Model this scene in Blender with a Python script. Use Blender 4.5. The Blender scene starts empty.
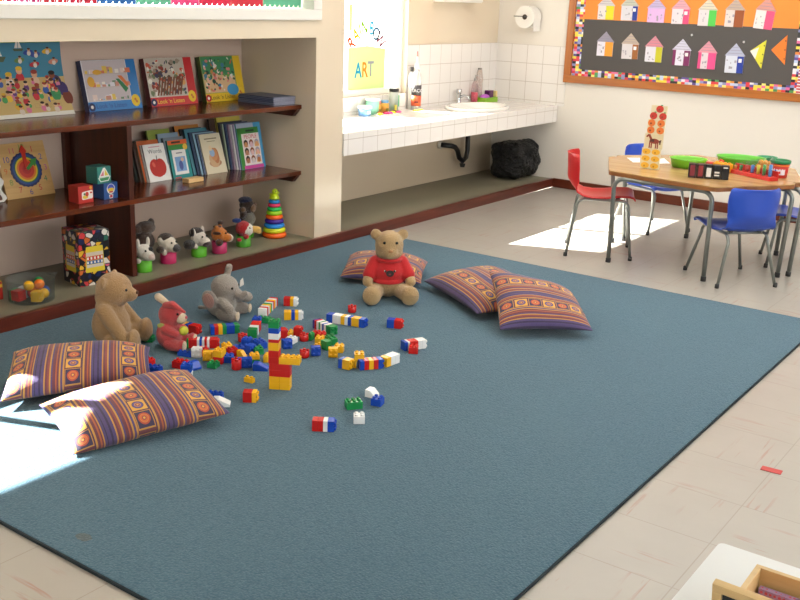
import bpy, bmesh, math, random
from mathutils import Matrix, Vector, Euler
random.seed(7)
SC = bpy.context.scene
COL = SC.collection
R = math.radians
# ------------------------------------------------------------------ camera
F_PX = 1006.2; YAW, PITCH, ROLL = R(35.268), R(16.755), R(2.125); CAM = Vector((0, 0, 1.55))
_f = Vector((-math.sin(YAW)*math.cos(PITCH), math.cos(YAW)*math.cos(PITCH), -math.sin(PITCH)))
_r0 = Vector((math.cos(YAW), math.sin(YAW), 0)); _u0 = _r0.cross(_f)
_r = _r0*math.cos(ROLL) + _u0*math.sin(ROLL); _u = -_r0*math.sin(ROLL) + _u0*math.cos(ROLL)
cam = bpy.data.cameras.new('camera'); co = bpy.data.objects.new('camera', cam); COL.objects.link(co)
cam.sensor_width = 36; cam.lens = F_PX*36/800; cam.clip_start = 0.05
co.matrix_world = Matrix(((_r.x, _u.x, -_f.x, CAM.x), (_r.y, _u.y, -_f.y, CAM.y), (_r.z, _u.z, -_f.z, CAM.z), (0, 0, 0, 1)))
SC.camera = co
# ------------------------------------------------------------------ world, sun, daylight at the windows, added fill, exposure
SC.view_settings.view_transform = 'Standard'; SC.view_settings.look = 'None'; SC.view_settings.gamma = 1
SC.view_settings.use_curve_mapping = False; SC.view_settings.exposure = 0.0
W = bpy.data.worlds.new('sky'); SC.world = W; W.use_nodes = True
W.node_tree.nodes['Background'].inputs[0].default_value = (0.93, 0.97, 1.0, 1); W.node_tree.nodes['Background'].inputs[1].default_value = 5.5
sun = bpy.data.lights.new('sun', 'SUN'); so = bpy.data.objects.new('sun', sun); COL.objects.link(so)
sun.energy = 64; sun.angle = R(0.55); sun.color = (1.0, 0.975, 0.94)
SUN_DIR = Vector((1, .40, -.86)).normalized(); so.location = (-8, -2, 8)
so.rotation_euler = SUN_DIR.to_track_quat('-Z', 'Y').to_euler()
def area(name, loc, direction, sx, sy, power, color=(1, 1, 1)):
    l = bpy.data.lights.new(name, 'AREA'); o = bpy.data.objects.new(name, l); COL.objects.link(o)
    l.shape = 'RECTANGLE'; l.size = sx; l.size_y = sy; l.energy = power; l.color = color
    o.location = loc; o.rotation_euler = Vector(direction).to_track_quat('-Z', 'Y').to_euler()
area('daylight_right_windows', (2.58, 2.6, 1.75), (-1, 0, -.12), 6.2, 1.2, 40, (1.0, .995, .985))
area('fill_back_wall', (-0.8, -2.05, 1.75), (0, 1, -.12), 4.4, 1.2, 24, (1.0, .995, .985))  # added fill light; the back wall is solid, without windows
area('ceiling_light_panels', (-1.7, 5.7, 2.67), (0, 0, -1), 3.6, 4.2, 98, (1.0, .99, .97))

# ------------------------------------------------------------------ pixel -> point on a known plane of the room
def ray(x, y): return _f + _r*((x-400)/F_PX) - _u*((y-300)/F_PX)
def onz(x, y, z=0.0): d = ray(x, y); return CAM + d*((z-CAM.z)/d.z)
def onx(x, y, X): d = ray(x, y); return CAM + d*((X-CAM.x)/d.x)
def ony(x, y, Y): d = ray(x, y); return CAM + d*((Y-CAM.y)/d.y)

# ------------------------------------------------------------------ materials
def lin(c):
    if not isinstance(c, str): return tuple(c)[:3]
    c = c.lstrip('#'); v = [int(c[i:i+2], 16)/255 for i in (0, 2, 4)]
    return tuple(x/12.92 if x <= .04045 else ((x+.055)/1.055)**2.4 for x in v)
def rgba(c): return (*lin(c), 1)
class NT:
    def __init__(s, name):
        s.m = bpy.data.materials.new(name); s.m.use_nodes = True; s.t = s.m.node_tree
        s.b = s.t.nodes['Principled BSDF']; s.out = s.t.nodes['Material Output']
    def n(s, typ, ins=None, **props):
        nd = s.t.nodes.new('ShaderNode'+typ)
        for k, v in props.items(): setattr(nd, k, v)
        for k, v in (ins or {}).items(): s.set(nd.inputs[k], v)
        return nd
    def set(s, sock, v):
        if isinstance(v, bpy.types.NodeSocket): s.t.links.new(v, sock)
        elif isinstance(v, str): sock.default_value = rgba(v)
        else: sock.default_value = v
    def math(s, op, a, b=None, c=None):
        nd = s.n('Math', operation=op); s.set(nd.inputs[0], a)
        if b is not None: s.set(nd.inputs[1], b)
        if c is not None: s.set(nd.inputs[2], c)
        return nd.outputs[0]
    def mix(s, f, a, b, blend='MIX'):
        nd = s.n('Mix', data_type='RGBA', blend_type=blend); s.set(nd.inputs[0], f); s.set(nd.inputs[6], a if isinstance(a, (str, bpy.types.NodeSocket)) else (*a[:3], 1)); s.set(nd.inputs[7], b if isinstance(b, (str, bpy.types.NodeSocket)) else (*b[:3], 1))
        return nd.outputs[2]
    def ramp(s, f, stops, interp='LINEAR'):
        nd = s.n('ValToRGB'); cr = nd.color_ramp; cr.interpolation = interp
        while len(cr.elements) < len(stops): cr.elements.new(0.5)
        for e, (p, c) in zip(cr.elements, stops): e.position = p; e.color = rgba(c)
        s.set(nd.inputs[0], f); return nd.outputs[0]
    def coord(s, which='Object'): return s.n('TexCoord').outputs[which]
    def sep(s, v): nd = s.n('SeparateXYZ', {0: v}); return nd.outputs
    def comb(s, x, y, z=0.0): return s.n('CombineXYZ', {0: x, 1: y, 2: z}).outputs[0]
    def noise(s, vec, scale, detail=3, rough=.55): return s.n('TexNoise', {'Vector': vec, 'Scale': scale, 'Detail': detail, 'Roughness': rough}).outputs[0]
    def bump(s, h, strength=.3, dist=.01):
        s.set(s.b.inputs['Normal'], s.n('Bump', {'Height': h, 'Strength': strength, 'Distance': dist}).outputs[0])
    def base(s, c): s.set(s.b.inputs['Base Color'], c if isinstance(c, (str, bpy.types.NodeSocket)) else (*c[:3], 1))
    def p(s, **k):
        for a, v in k.items(): s.b.inputs[{'rough': 'Roughness', 'metal': 'Metallic', 'spec': 'Specular IOR Level', 'sheen': 'Sheen Weight', 'coat': 'Coat Weight'}[a]].default_value = v
_mc = {}
def mat(c, rough=.5, metal=0.0, var=0.0, vscale=6, bump=0.0, bscale=80, sheen=0.0, spec=.5, coat=0.0, name=None):
    key = (c, rough, metal, var, vscale, bump, bscale, sheen, spec, coat)
    if key in _mc: return _mc[key]
    t = NT(name or 'surface_%s' % str(c).lstrip('#')); t.p(rough=rough, metal=metal, spec=spec, sheen=sheen, coat=coat)
    if var:
        l = lin(c); v = t.coord(); t.base(t.mix(t.noise(v, vscale, 4), tuple(x*(1-var) for x in l), tuple(min(1, x*(1+var)) for x in l)))
    else: t.base(c)
    if bump: t.bump(t.noise(t.coord(), bscale, 3), bump, .004)
    _mc[key] = t.m; return t.m
PAL = dict(red='#c8201c', blue='#1b48b4', yellow='#f0b41e', green='#1f8a48', white='#e6e6e6', orange='#ec7a1a', purple='#4b2f86', pink='#d8347a', lime='#9ccb2e', teal='#2a9db0', black='#1a1a1c', brown='#5e3a22')
def pl(c, rough=.28): return mat(PAL.get(c, c), rough, name='plastic_%s' % str(c).lstrip('#'))
def pr(c, rough=.6): return mat(PAL.get(c, c), rough, name='print_%s' % str(c).lstrip('#'))
def m_paint(name, c, rough=.45, bs=.12, coat=0.0):
    t = NT(name); v = t.coord(); l = lin(c)
    t.base(t.mix(t.noise(v, 1.7, 4), tuple(x*.94 for x in l), l)); t.p(rough=rough, coat=coat); t.b.inputs['Coat Roughness'].default_value = .12; t.bump(t.noise(v, 55, 3), bs, .004); return t.m
PAINT = m_paint('cream_wall_paint', '#e6dfd5', .22)
PAINTL = m_paint('warm_cream_wall_paint', '#decdb4', .25, .06, 1.0)
NICHEP = m_paint('niche_paint_bounce_tint', '#d6bcab', .5)  # pinkish warm bounce light is tinted into the niche colour
WHITEP = m_paint('white_window_paint', '#e9e4dc', .35)
CEIL = m_paint('white_ceiling_paint', '#ebe8e2', .8)
PLAT = m_paint('grey_green_concrete_paint', '#7f7a66', .45)
def m_wood(name, c1, c2, rough=.3, axis=1, scale=1.0, coat=0.0):
    t = NT(name); s = t.n('Mapping', {'Vector': t.coord()}); sc = [22*scale]*3; sc[axis] = 1.6*scale
    s.inputs['Scale'].default_value = sc
    a = t.noise(s.outputs[0], 1.0, 6, .65); t.base(t.mix(t.n('MapRange', {0: a, 1: .3, 2: .7}).outputs[0], lin(c1), lin(c2)))
    t.p(rough=rough, coat=coat); t.bump(a, .06, .002); return t.m
SHELFW = m_wood('dark_red_shelf_wood', '#3a170c', '#6e3217', .2, 1)
PANELW = m_wood('dark_red_panel_wood', '#331309', '#5a2511', .35, 2)
TRIMW = m_wood('dark_red_trim_wood', '#431a10', '#6d2d1c', .3, 1)
TRIMX = m_wood('dark_red_trim_wood_across', '#4a1d10', '#76341d', .3, 0)
TABLEW = m_wood('varnished_table_wood', '#a47c4c', '#c6a270', .2, 0, .7)
EDGEW = m_wood('table_edge_wood', '#7c4a24', '#a0683a', .35, 0, .7)
FRAMEW = m_wood('orange_brown_frame_wood', '#9a5420', '#bb7232', .35, 0)
FRAMEV = m_wood('orange_brown_frame_wood_upright', '#9a5420', '#bb7232', .35, 2)
PALEW = m_wood('pale_plywood', '#d3ac72', '#e2c48e', .5, 1)
PINE = m_wood('pine_box_wood', '#c3a06a', '#d4b684', .45, 0)
STEEL = mat('#8f938f', .35, .75, name='grey_painted_steel')
CHROME = mat('#c9ccd0', .12, 1.0, name='polished_chrome')
RUBBER = mat('#3a3a3a', .7, name='dark_rubber')
def m_glass():
    t = NT('window_glass'); tr = t.n('BsdfTransparent', {0: (.97, .99, .98, 1)}); g = t.n('BsdfGlossy', {0: (1, 1, 1, 1), 'Roughness': .02})
    mx = t.n('MixShader', {0: .05}); t.t.links.new(tr.outputs[0], mx.inputs[1]); t.t.links.new(g.outputs[0], mx.inputs[2]); t.t.links.new(mx.outputs[0], t.out.inputs[0]); return t.m
GLASS = m_glass()
def m_clear(name, c, f=.14, rough=.08):
    t = NT(name); tr = t.n('BsdfTransparent', {0: rgba(c)}); g = t.n('BsdfPrincipled', {'Base Color': (.8, .8, .8, 1), 'Roughness': rough})
    mx = t.n('MixShader', {0: f}); t.t.links.new(tr.outputs[0], mx.inputs[1]); t.t.links.new(g.outputs[0], mx.inputs[2]); t.t.links.new(mx.outputs[0], t.out.inputs[0]); return t.m
CLEAR = m_clear('clear_plastic', '#f0f4f4', .05)
def m_translucent(c, f=.6):
    key = ('tl', c, f)
    if key in _mc: return _mc[key]
    t = NT('translucent_%s' % c.lstrip('#')); d = t.n('BsdfDiffuse', {0: rgba(c)}); tl = t.n('BsdfTranslucent', {0: rgba(c)})
    mx = t.n('MixShader', {0: f}); t.t.links.new(d.outputs[0], mx.inputs[1]); t.t.links.new(tl.outputs[0], mx.inputs[2]); t.t.links.new(mx.outputs[0], t.out.inputs[0])
    _mc[key] = t.m; return t.m
def m_floor():
    t = NT('vinyl_floor_tiles'); v = t.coord(); x, y, z = t.sep(v); S = .305
    gx = t.math('DIVIDE', t.math('ADD', x, .780), S); gy = t.math('DIVIDE', t.math('SUBTRACT', y, 3.078), S)
    ix, iy = t.math('FLOOR', gx), t.math('FLOOR', gy); fx, fy = t.math('FRACT', gx), t.math('FRACT', gy)
    par = t.math('FLOORED_MODULO', t.math('ADD', ix, iy), 2.0)
    rnd = t.n('TexWhiteNoise', {'Vector': t.comb(ix, iy)}, noise_dimensions='2D').outputs[0]
    off = t.math('MULTIPLY', rnd, 37.0)
    # streak direction alternates from tile to tile
    a = t.math('ADD', t.math('MULTIPLY', x, t.math('SUBTRACT', 1.0, par)), t.math('MULTIPLY', y, par))
    b = t.math('ADD', t.math('MULTIPLY', y, t.math('SUBTRACT', 1.0, par)), t.math('MULTIPLY', x, par))
    vec = t.comb(t.math('MULTIPLY', a, 46.0), t.math('MULTIPLY', b, 3.2), off)
    st = t.noise(vec, 1.0, 3, .6)
    streak = t.ramp(st, [(0.0, '#000000'), (.57, '#000000'), (.66, '#ffffff'), (1.0, '#ffffff')])
    patch = t.ramp(t.noise(t.comb(t.math('MULTIPLY', a, 9.0), t.math('MULTIPLY', b, 3.0), off), 1.0, 2), [(.45, '#000000'), (.65, '#ffffff')])
    cl = t.mix(t.noise(v, 5.0, 4), '#9d978f', '#aaa49c')
    cl = t.mix(t.math('MULTIPLY', rnd, .25), cl, '#a39d92')
    cl = t.mix(t.math('MULTIPLY', t.math('MULTIPLY', streak, patch), .65), cl, '#9c6a58')
    e = t.math('MINIMUM', t.math('MINIMUM', fx, t.math('SUBTRACT', 1.0, fx)), t.math('MINIMUM', fy, t.math('SUBTRACT', 1.0, fy)))
    cl = t.mix(t.math('MULTIPLY', t.math('LESS_THAN', e, .006), .5), cl, '#84776a')
    t.base(cl); t.p(rough=.3, spec=.5); t.bump(t.noise(v, 30, 2), .05, .003); return t.m
FLOOR = m_floor()
def m_rug():
    t = NT('blue_loop_pile_carpet'); v = t.coord(); x, y, z = t.sep(v)
    w = t.n('TexVoronoi', {'Vector': v, 'Scale': 150.0}); n = t.noise(v, 130, 2); big = t.noise(v, 1.3, 5)
    c = t.mix(n, '#344f63', '#64818f'); c = t.mix(t.math('MULTIPLY', w.outputs[0], .8), c, '#365468')
    c = t.mix(t.math('MULTIPLY', big, .3), c, '#54757f')
    # one oval stain near the front left edge
    s0 = onz(84, 541)
    dx = t.math('DIVIDE', t.math('SUBTRACT', x, s0.x), .035); dy = t.math('DIVIDE', t.math('SUBTRACT', y, s0.y), .022)
    d = t.math('ADD', t.math('MULTIPLY', dx, dx), t.math('MULTIPLY', dy, dy))
    c = t.mix(t.math('MULTIPLY', t.math('LESS_THAN', t.math('ADD', d, t.math('MULTIPLY', n, .6)), 1.0), .6), c, '#5c5a50')
    t.base(c); t.p(rough=.95, spec=.15, sheen=.15); t.bump(t.math('ADD', t.math('MULTIPLY', w.outputs[0], -1.0), t.math('MULTIPLY', n, .5)), .7, .004); return t.m
RUG = m_rug()
def m_tile(name, ax, oa, ob, size=.156, tint='#e6e1dc', grout='#b9aea4'):
    t = NT(name); c = t.sep(t.coord()); a, b = c[ax[0]], c[ax[1]]
    fa = t.math('FRACT', t.math('DIVIDE', t.math('SUBTRACT', a, oa), size)); fb = t.math('FRACT', t.math('DIVIDE', t.math('SUBTRACT', b, ob), size))
    e = t.math('MINIMUM', t.math('MINIMUM', fa, t.math('SUBTRACT', 1.0, fa)), t.math('MINIMUM', fb, t.math('SUBTRACT', 1.0, fb)))
    g = t.math('LESS_THAN', e, .014); t.base(t.mix(g, tint, grout)); t.set(t.b.inputs['Roughness'], t.math('ADD', .12, t.math('MULTIPLY', g, .6))); t.bump(t.math('MINIMUM', e, .02), .3, .05); return t.m
def m_mosaic(sz=.020, ax=(0, 2)):
    t = NT('mosaic_border_paper'); c = t.sep(t.coord()); k = [t.math('FLOOR', t.math('DIVIDE', c[i], sz)) for i in ax]
    k[0] = t.math('FLOOR', t.math('DIVIDE', c[ax[0]], sz*1.5))
    r = t.n('TexWhiteNoise', {'Vector': t.comb(k[0], k[1])}, noise_dimensions='2D').outputs[0]
    cs = ['#d43b46', '#e8d44a', '#1d1a1e', '#e4e0e4', '#5b4a94', '#e08a3a', '#4f9a58', '#e06a9a', '#b9c7e2', '#d8343c', '#efe27a', '#8a8fc0', '#2a2a30']
    t.base(t.ramp(r, [(i/len(cs), q) for i, q in enumerate(cs)], 'CONSTANT')); t.p(rough=.5); return t.m
def m_beads():
    t = NT('printed_bead_picture'); v = t.coord(); w = t.n('TexVoronoi', {'Vector': v, 'Scale': 36.0, 'Randomness': .9}); w2 = t.n('TexVoronoi', {'Vector': v, 'Scale': 36.0, 'Randomness': .9}, feature='DISTANCE_TO_EDGE')
    h = t.sep(w.outputs[1])[0]; cs = ['#c8383c', '#15192c', '#d8d2c8', '#1b2238', '#e0b030', '#12141f', '#2e6b58', '#d8607a', '#10121e', '#d06a2a', '#1c2a5a']
    t.base(t.mix(t.math('LESS_THAN', w2.outputs[0], .07), t.ramp(h, [(i/len(cs), q) for i, q in enumerate(cs)], 'CONSTANT'), '#10131f')); t.p(rough=.3); return t.m
def m_kente(swap=False, reps=3.0, vn=7.0, shift=.0):
    """striped cloth with columns of ringed squares, laid out in the cushion's own UV"""
    t = NT('striped_patterned_cloth'); c = t.sep(t.coord('UV')); u, v = (c[1], c[0]) if swap else (c[0], c[1])
    pu = t.math('FRACT', t.math('ADD', t.math('MULTIPLY', u, reps), shift))
    Pz, Dp, Ye, Or, Ma, Rd = '#46386c', '#2a2246', '#c08a34', '#a9552c', '#672c38', '#843a36'
    st = t.ramp(pu, [(0, Ma), (.30, Dp), (.315, Ye), (.345, Ma), (.39, Or), (.415, Ma), (.44, Ye), (.46, Pz), (.50, Dp), (.515, Pz), (.57, Dp), (.60, Pz), (.65, Ye), (.675, Ma), (.71, Rd), (.745, Ye), (.77, Pz), (.80, Ma), (.85, Or), (.875, Ma), (.91, Ye), (.935, Pz), (.97, Ye)], 'CONSTANT')
    a = t.math('SUBTRACT', t.math('DIVIDE', pu, .30), .5); vv = t.math('MULTIPLY', v, vn); b = t.math('SUBTRACT', t.math('FRACT', vv), .5)
    par = t.math('FLOORED_MODULO', t.math('FLOOR', vv), 2.0)
    d = t.math('SQRT', t.math('ADD', t.math('MULTIPLY', a, a), t.math('MULTIPLY', b, b))); m = t.math('MAXIMUM', t.math('ABSOLUTE', a), t.math('ABSOLUTE', b))
    c1 = t.ramp(d, [(0, '#d8a244'), (.07, Ma), (.11, '#c4602a'), (.21, '#cc7a34'), (.25, '#b0432a'), (.33, Dp)], 'CONSTANT')
    c2 = t.ramp(d, [(0, '#d8a040'), (.06, '#7a3a52'), (.13, '#c88a3a'), (.17, '#5a4a86'), (.27, '#3a2a4e'), (.31, '#d8a03a')], 'CONSTANT')
    mo = t.mix(par, c1, c2); mo = t.mix(t.math('GREATER_THAN', m, .43), mo, t.mix(par, Ye, Dp)); mo = t.mix(t.math('GREATER_THAN', m, .47), mo, Ma)
    col = t.mix(t.math('LESS_THAN', pu, .30), st, mo)
    n = t.noise(t.coord(), 260, 2); col = t.mix(t.math('MULTIPLY', n, .22), col, '#8a7a80')
    t.base(col); t.p(rough=.85, sheen=.15); t.bump(t.noise(t.coord(), 24, 3), .25, .012); return t.m
def m_plush(name, c, dark=.75, scale=120):
    t = NT(name); v = t.coord(); l = lin(c); n = t.noise(v, scale, 3, .7); b = t.noise(v, 14, 3)
    k = t.mix(n, tuple(x*dark for x in l), tuple(min(1, x*1.12) for x in l)); t.base(t.mix(t.math('MULTIPLY', b, .4), k, tuple(x*.85 for x in l)))
    t.p(rough=.95, spec=.1, sheen=.35); t.bump(n, .9, .01); return t.m
def m_bag():
    t = NT('black_bin_bag_plastic'); v = t.coord(); t.base('#0d0d0f'); t.p(rough=.14); t.bump(t.math('ADD', t.noise(v, 11, 6, .62), t.noise(v, 34, 4)), 1.0, .05); return t.m

# ------------------------------------------------------------------ mesh building
FX = Matrix(((0, 0, 1, 0), (1, 0, 0, 0), (0, 1, 0, 0), (0, 0, 0, 1)))      # face frame looking along +X: u=+Y, v=+Z, w=+X
FY = Matrix(((1, 0, 0, 0), (0, 0, -1, 0), (0, 1, 0, 0), (0, 0, 0, 1)))     # face frame looking along -Y: u=+X, v=+Z, w=-Y
def T(x, y=None, z=None): return Matrix.Translation(x if y is None else (x, y, z))
def RX(a): return Matrix.Rotation(a, 4, 'X')
def RY(a): return Matrix.Rotation(a, 4, 'Y')
def RZ(a): return Matrix.Rotation(a, 4, 'Z')
_fontcache = {}
def text_mesh(s, bold=0.0):
    key = (s, bold)
    if key in _fontcache: return _fontcache[key]
    cu = bpy.data.curves.new('lettering', 'FONT'); cu.body = s; cu.size = 1; cu.align_x = 'CENTER'; cu.align_y = 'CENTER'; cu.resolution_u = 3; cu.offset = bold
    o = bpy.data.objects.new('lettering', cu); COL.objects.link(o); dg = bpy.context.evaluated_depsgraph_get(); dg.update()
    me = o.evaluated_get(dg).to_mesh(); data = ([v.co.copy() for v in me.vertices], [tuple(p.vertices) for p in me.polygons])
    o.evaluated_get(dg).to_mesh_clear(); bpy.data.objects.remove(o); bpy.data.curves.remove(cu)
    _fontcache[key] = data; return data
class MB:
    def __init__(s, M=None): s.bm = bmesh.new(); s.mats = []; s.M = M or Matrix(); s.cur = 0; s.sm = False
    def mat(s, m):
        if m not in s.mats: s.mats.append(m)
        s.cur = s.mats.index(m); return s
    def _add(s, vs, faces, smooth=None, L=None):
        M = s.M @ L if L is not None else s.M
        bv = [s.bm.verts.new(M @ Vector(v)) for v in vs]; out = []
        for f in faces:
            try: q = s.bm.faces.new([bv[i] for i in f])
            except ValueError: continue
            q.material_index = s.cur; q.smooth = s.sm if smooth is None else smooth; out.append(q)
        return bv, out
    def box(s, c, d, L=None, bev=0.0, seg=2):
        x, y, z = (k/2 for k in d); P = [(c[0]+a*x, c[1]+b*y, c[2]+e*z) for a in (-1, 1) for b in (-1, 1) for e in (-1, 1)]
        bv, fs = s._add(P, [(0, 1, 3, 2), (4, 6, 7, 5), (0, 4, 5, 1), (2, 3, 7, 6), (0, 2, 6, 4), (1, 5, 7, 3)], None, L)
        if bev: bmesh.ops.bevel(s.bm, geom=list({e for f in fs for e in f.edges}), offset=bev, segments=seg, profile=.6, affect='EDGES', material=-1)
        return s
    def box2(s, a, b, bev=0.0): return s.box([(a[i]+b[i])/2 for i in range(3)], [abs(b[i]-a[i]) for i in range(3)], None, bev)
    def prism(s, pts, z0, z1, L=None, smooth=False):
        n = len(pts); P = [(x, y, z0) for x, y in pts] + [(x, y, z1) for x, y in pts]
        s._add(P, [tuple(range(n))[::-1], tuple(range(n, 2*n))] + [(i, (i+1) % n, n+(i+1) % n, n+i) for i in range(n)], smooth, L); return s
    def poly(s, pts, w=0.0, L=None): s._add([(x, y, w) for x, y in pts], [tuple(range(len(pts)))], False, L); return s
    def rect(s, x0, y0, x1, y1, w=0.0, L=None): return s.poly([(x0, y0), (x1, y0), (x1, y1), (x0, y1)], w, L)
    def disc(s, x, y, r, w=0.0, ry=None, seg=16, L=None, a=0.0):
        ry = ry or r; return s.poly([(x+r*math.cos(t)*math.cos(a)-ry*math.sin(t)*math.sin(a), y+r*math.cos(t)*math.sin(a)+ry*math.sin(t)*math.cos(a)) for t in (2*math.pi*i/seg for i in range(seg))], w, L)
    def lathe(s, prof, seg=24, L=None, smooth=True, sx=1, sy=1, cap=True):
        P = []; n = len(prof)
        for r, z in prof:
            for k in range(seg): t = 2*math.pi*k/seg; P.append((r*sx*math.cos(t), r*sy*math.sin(t), z))
        Fc = [(i*seg+k, i*seg+(k+1) % seg, (i+1)*seg+(k+1) % seg, (i+1)*seg+k) for i in range(n-1) for k in range(seg)]
        if cap:
            if prof[0][0] > 1e-6: Fc.append(tuple(range(seg))[::-1])
            if prof[-1][0] > 1e-6: Fc.append(tuple((n-1)*seg+k for k in range(seg)))
        bv, fs = s._add(P, Fc, smooth, L)
        bmesh.ops.remove_doubles(s.bm, verts=[v for v in bv if v.is_valid], dist=1e-6); return s
    def cyl(s, p0, p1, r0, r1=None, seg=16): return s.tube([p0, p1], r0 if r1 is None else [r0, r1], seg)
    def tube(s, pts, r, seg=10, closed=False):
        pts = [Vector(p) for p in pts]; n = len(pts); rs = r if isinstance(r, (list, tuple)) else [r]*n; P = []; up = None
        for i in range(n):
            a = pts[i-1] if (i or closed) else pts[0]; b = pts[(i+1) % n] if (i < n-1 or closed) else pts[-1]
            d = (b-a).normalized()
            if up is None: up = Vector((0, 0, 1)) if abs(d.z) < .9 else Vector((1, 0, 0))
            x = d.cross(up).normalized(); y = x.cross(d).normalized(); up = y
            for k in range(seg): t = 2*math.pi*k/seg; P.append(pts[i] + x*(rs[i]*math.cos(t)) + y*(rs[i]*math.sin(t)))
        Fc = [(i*seg+k, i*seg+(k+1) % seg, ((i+1) % n)*seg+(k+1) % seg, ((i+1) % n)*seg+k) for i in range(n if closed else n-1) for k in range(seg)]
        if not closed: Fc += [tuple(range(seg))[::-1], tuple((n-1)*seg+k for k in range(seg))]
        s._add(P, Fc, True); return s
    def ell(s, c, r, L=None, sub=3, smooth=True):
        t = bmesh.new(); bmesh.ops.create_icosphere(t, subdivisions=sub, radius=1); r = r if isinstance(r, (tuple, list)) else (r, r, r)
        t.verts.index_update(); Q = T(Vector(c)) @ (L or Matrix())
        s._add([Q @ Vector((v.co.x*r[0], v.co.y*r[1], v.co.z*r[2])) for v in t.verts], [tuple(v.index for v in f.verts) for f in t.faces], smooth); t.free(); return s
    def caps(s, a, b, r0, r1, n=7):
        a, b = Vector(a), Vector(b)
        for i in range(n+1): k = i/n; s.ell(a.lerp(b, k), r0+(r1-r0)*k, sub=2)
        return s
    def grid(s, fn, nu, nv, smooth=True, uv=False):
        P = [fn(i/nu, j/nv) for i in range(nu+1) for j in range(nv+1)]; w = nv+1
        bv, fs = s._add(P, [(i*w+j, (i+1)*w+j, (i+1)*w+j+1, i*w+j+1) for i in range(nu) for j in range(nv)], smooth)
        if uv:
            ly = s.bm.loops.layers.uv.verify(); ix = {v: ((k//w)/nu, (k % w)/nv) for k, v in enumerate(bv)}
            for f in fs:
                for l in f.loops: l[ly].uv = ix[l.vert]
        return s
    def text(s, body, x, y, h, w=0.0, L=None, a=0.0, sx=1.0, bold=0.0):
        vs, fs = text_mesh(body, bold); Q = T(x, y, w) @ RZ(a) @ Matrix.Diagonal((h*sx, h, 1, 1))
        s._add([Q @ v for v in vs], fs, False, L); return s
    def mesh(s, name):
        bmesh.ops.recalc_face_normals(s.bm, faces=s.bm.faces) if False else None
        me = bpy.data.meshes.new(name); s.bm.normal_update(); s.bm.to_mesh(me); s.bm.free()
        for m in s.mats: me.materials.append(m)
        return me
    def build(s, name, parent=None, loc=None, rot=None, smooth_angle=None):
        o = bpy.data.objects.new(name, s.mesh(name)); COL.objects.link(o)
        if parent: o.parent = parent
        if loc is not None: o.location = loc
        if rot is not None: o.rotation_euler = rot
        return o
def evalmesh(o):
    bpy.context.view_layer.update(); dg = bpy.context.evaluated_depsgraph_get(); dg.update()
    me = bpy.data.meshes.new_from_object(o.evaluated_get(dg)); o.modifiers.clear(); o.data = me; return o
def organic(mb, name, voxel, parent=None, smooth=6, loc=None):
    """melt overlapping shapes into one continuous skin"""
    o = mb.build(name, parent, loc); r = o.modifiers.new('r', 'REMESH'); r.mode = 'VOXEL'; r.voxel_size = voxel; r.use_smooth_shade = True
    sm = o.modifiers.new('s', 'SMOOTH'); sm.iterations = smooth; sm.factor = .5
    mats = list(o.data.materials); evalmesh(o)
    if not o.data.materials:
        for m in mats: o.data.materials.append(m)
    for p in o.data.polygons: p.use_smooth = True
    return o
def tag(o, label=None, cat=None, group=None, kind=None):
    if label: o['label'] = label
    if cat: o['category'] = cat
    if group: o['group'] = group
    if kind: o['kind'] = kind
    return o
def thing(name, label, cat, loc=(0, 0, 0), rotz=0.0, group=None, rot=None):
    o = bpy.data.objects.new(name, None); COL.objects.link(o); o.empty_display_size = .05; o.location = loc; o.rotation_euler = rot or (0, 0, rotz)
    return tag(o, label, cat, group)
def struct(mb, name, parent=None):
    o = mb.build(name, parent)
    if not parent: o['kind'] = 'structure'
    return o
def dup(root, label=None, loc=None, rotz=None):
    r = root.copy(); COL.objects.link(r)
    if label: r['label'] = label
    if loc is not None: r.location = loc
    if rotz is not None: r.rotation_euler[2] = rotz
    for ch in list(root.children):
        c = ch.copy(); COL.objects.link(c); c.parent = r
        for g in list(ch.children): d = g.copy(); COL.objects.link(d); d.parent = c
    return r

# ================================================================== THE SETTING
YF = 7.93; XP = -4.0; XW = -4.03; XB = -4.66
b = MB().mat(FLOOR); b.box2((XP, -2.2, -.1), (2.6, YF, 0)); struct(b, 'floor')
b = MB().mat(CEIL); b.box2((-4.85, -2.3, 2.7), (2.7, YF+.15, 2.8)); struct(b, 'ceiling')
b = MB().mat(mat('#b9b2a6', .9, var=.1, name='outside_paving')); b.box2((-40, -40, -.22), (40, 40, -.12)); struct(b, 'floor_outside')
b = MB().mat(WHITEP); b.box2((-5.0, -3, 2.075), (-4.25, 8.4, 2.2)); b.box2((-5.05, -3, 2.075), (-5.0, 8.4, 2.3)); struct(b, 'trim_eave')
# left wall: panels around a window out of frame, the shelf niche, the pier and the washing-up alcove
b = MB().mat(PAINTL)
b.box2((-4.25, -2.2, 0), (XW, .2, 2.7)); b.box2((-4.25, .2, 0), (XW, 1.78, .70)); b.box2((-4.25, .2, 1.9), (XW, 1.78, 2.7)); b.box2((-4.25, 1.78, 0), (XW, 2.1, 2.7))
b.box2((XB, 4.735, 0), (XW, 5.0, 2.7))
b.box2((-4.25, 2.1, 2.3), (XW, 4.735, 2.7))
b.box2((XB-.1, 2.1, 1.30), (XW, 4.735, 1.40))
b.mat(NICHEP); b.box2((XB-.1, 2.0, 0), (XB+.01, 4.735, 1.30)); b.box2((XB, 2.0, 0), (XW, 2.1, 1.30)); 
b.mat(PAINTL)
b.box2((XB-.1, 5.0, 0), (XB, 5.08, 2.7)); b.box2((XB-.1, 6.56, 0), (XB, YF, 2.7)); b.box2((XB-.1, 5.08, 0), (XB, 6.56, .83)); b.box2((XB-.1, 5.08, 2.05), (XB, 6.56, 2.7)); b.box2((XB-.1, 4.735, 0), (XB, 5.0, 2.7))
struct(b, 'wall_left')
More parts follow.
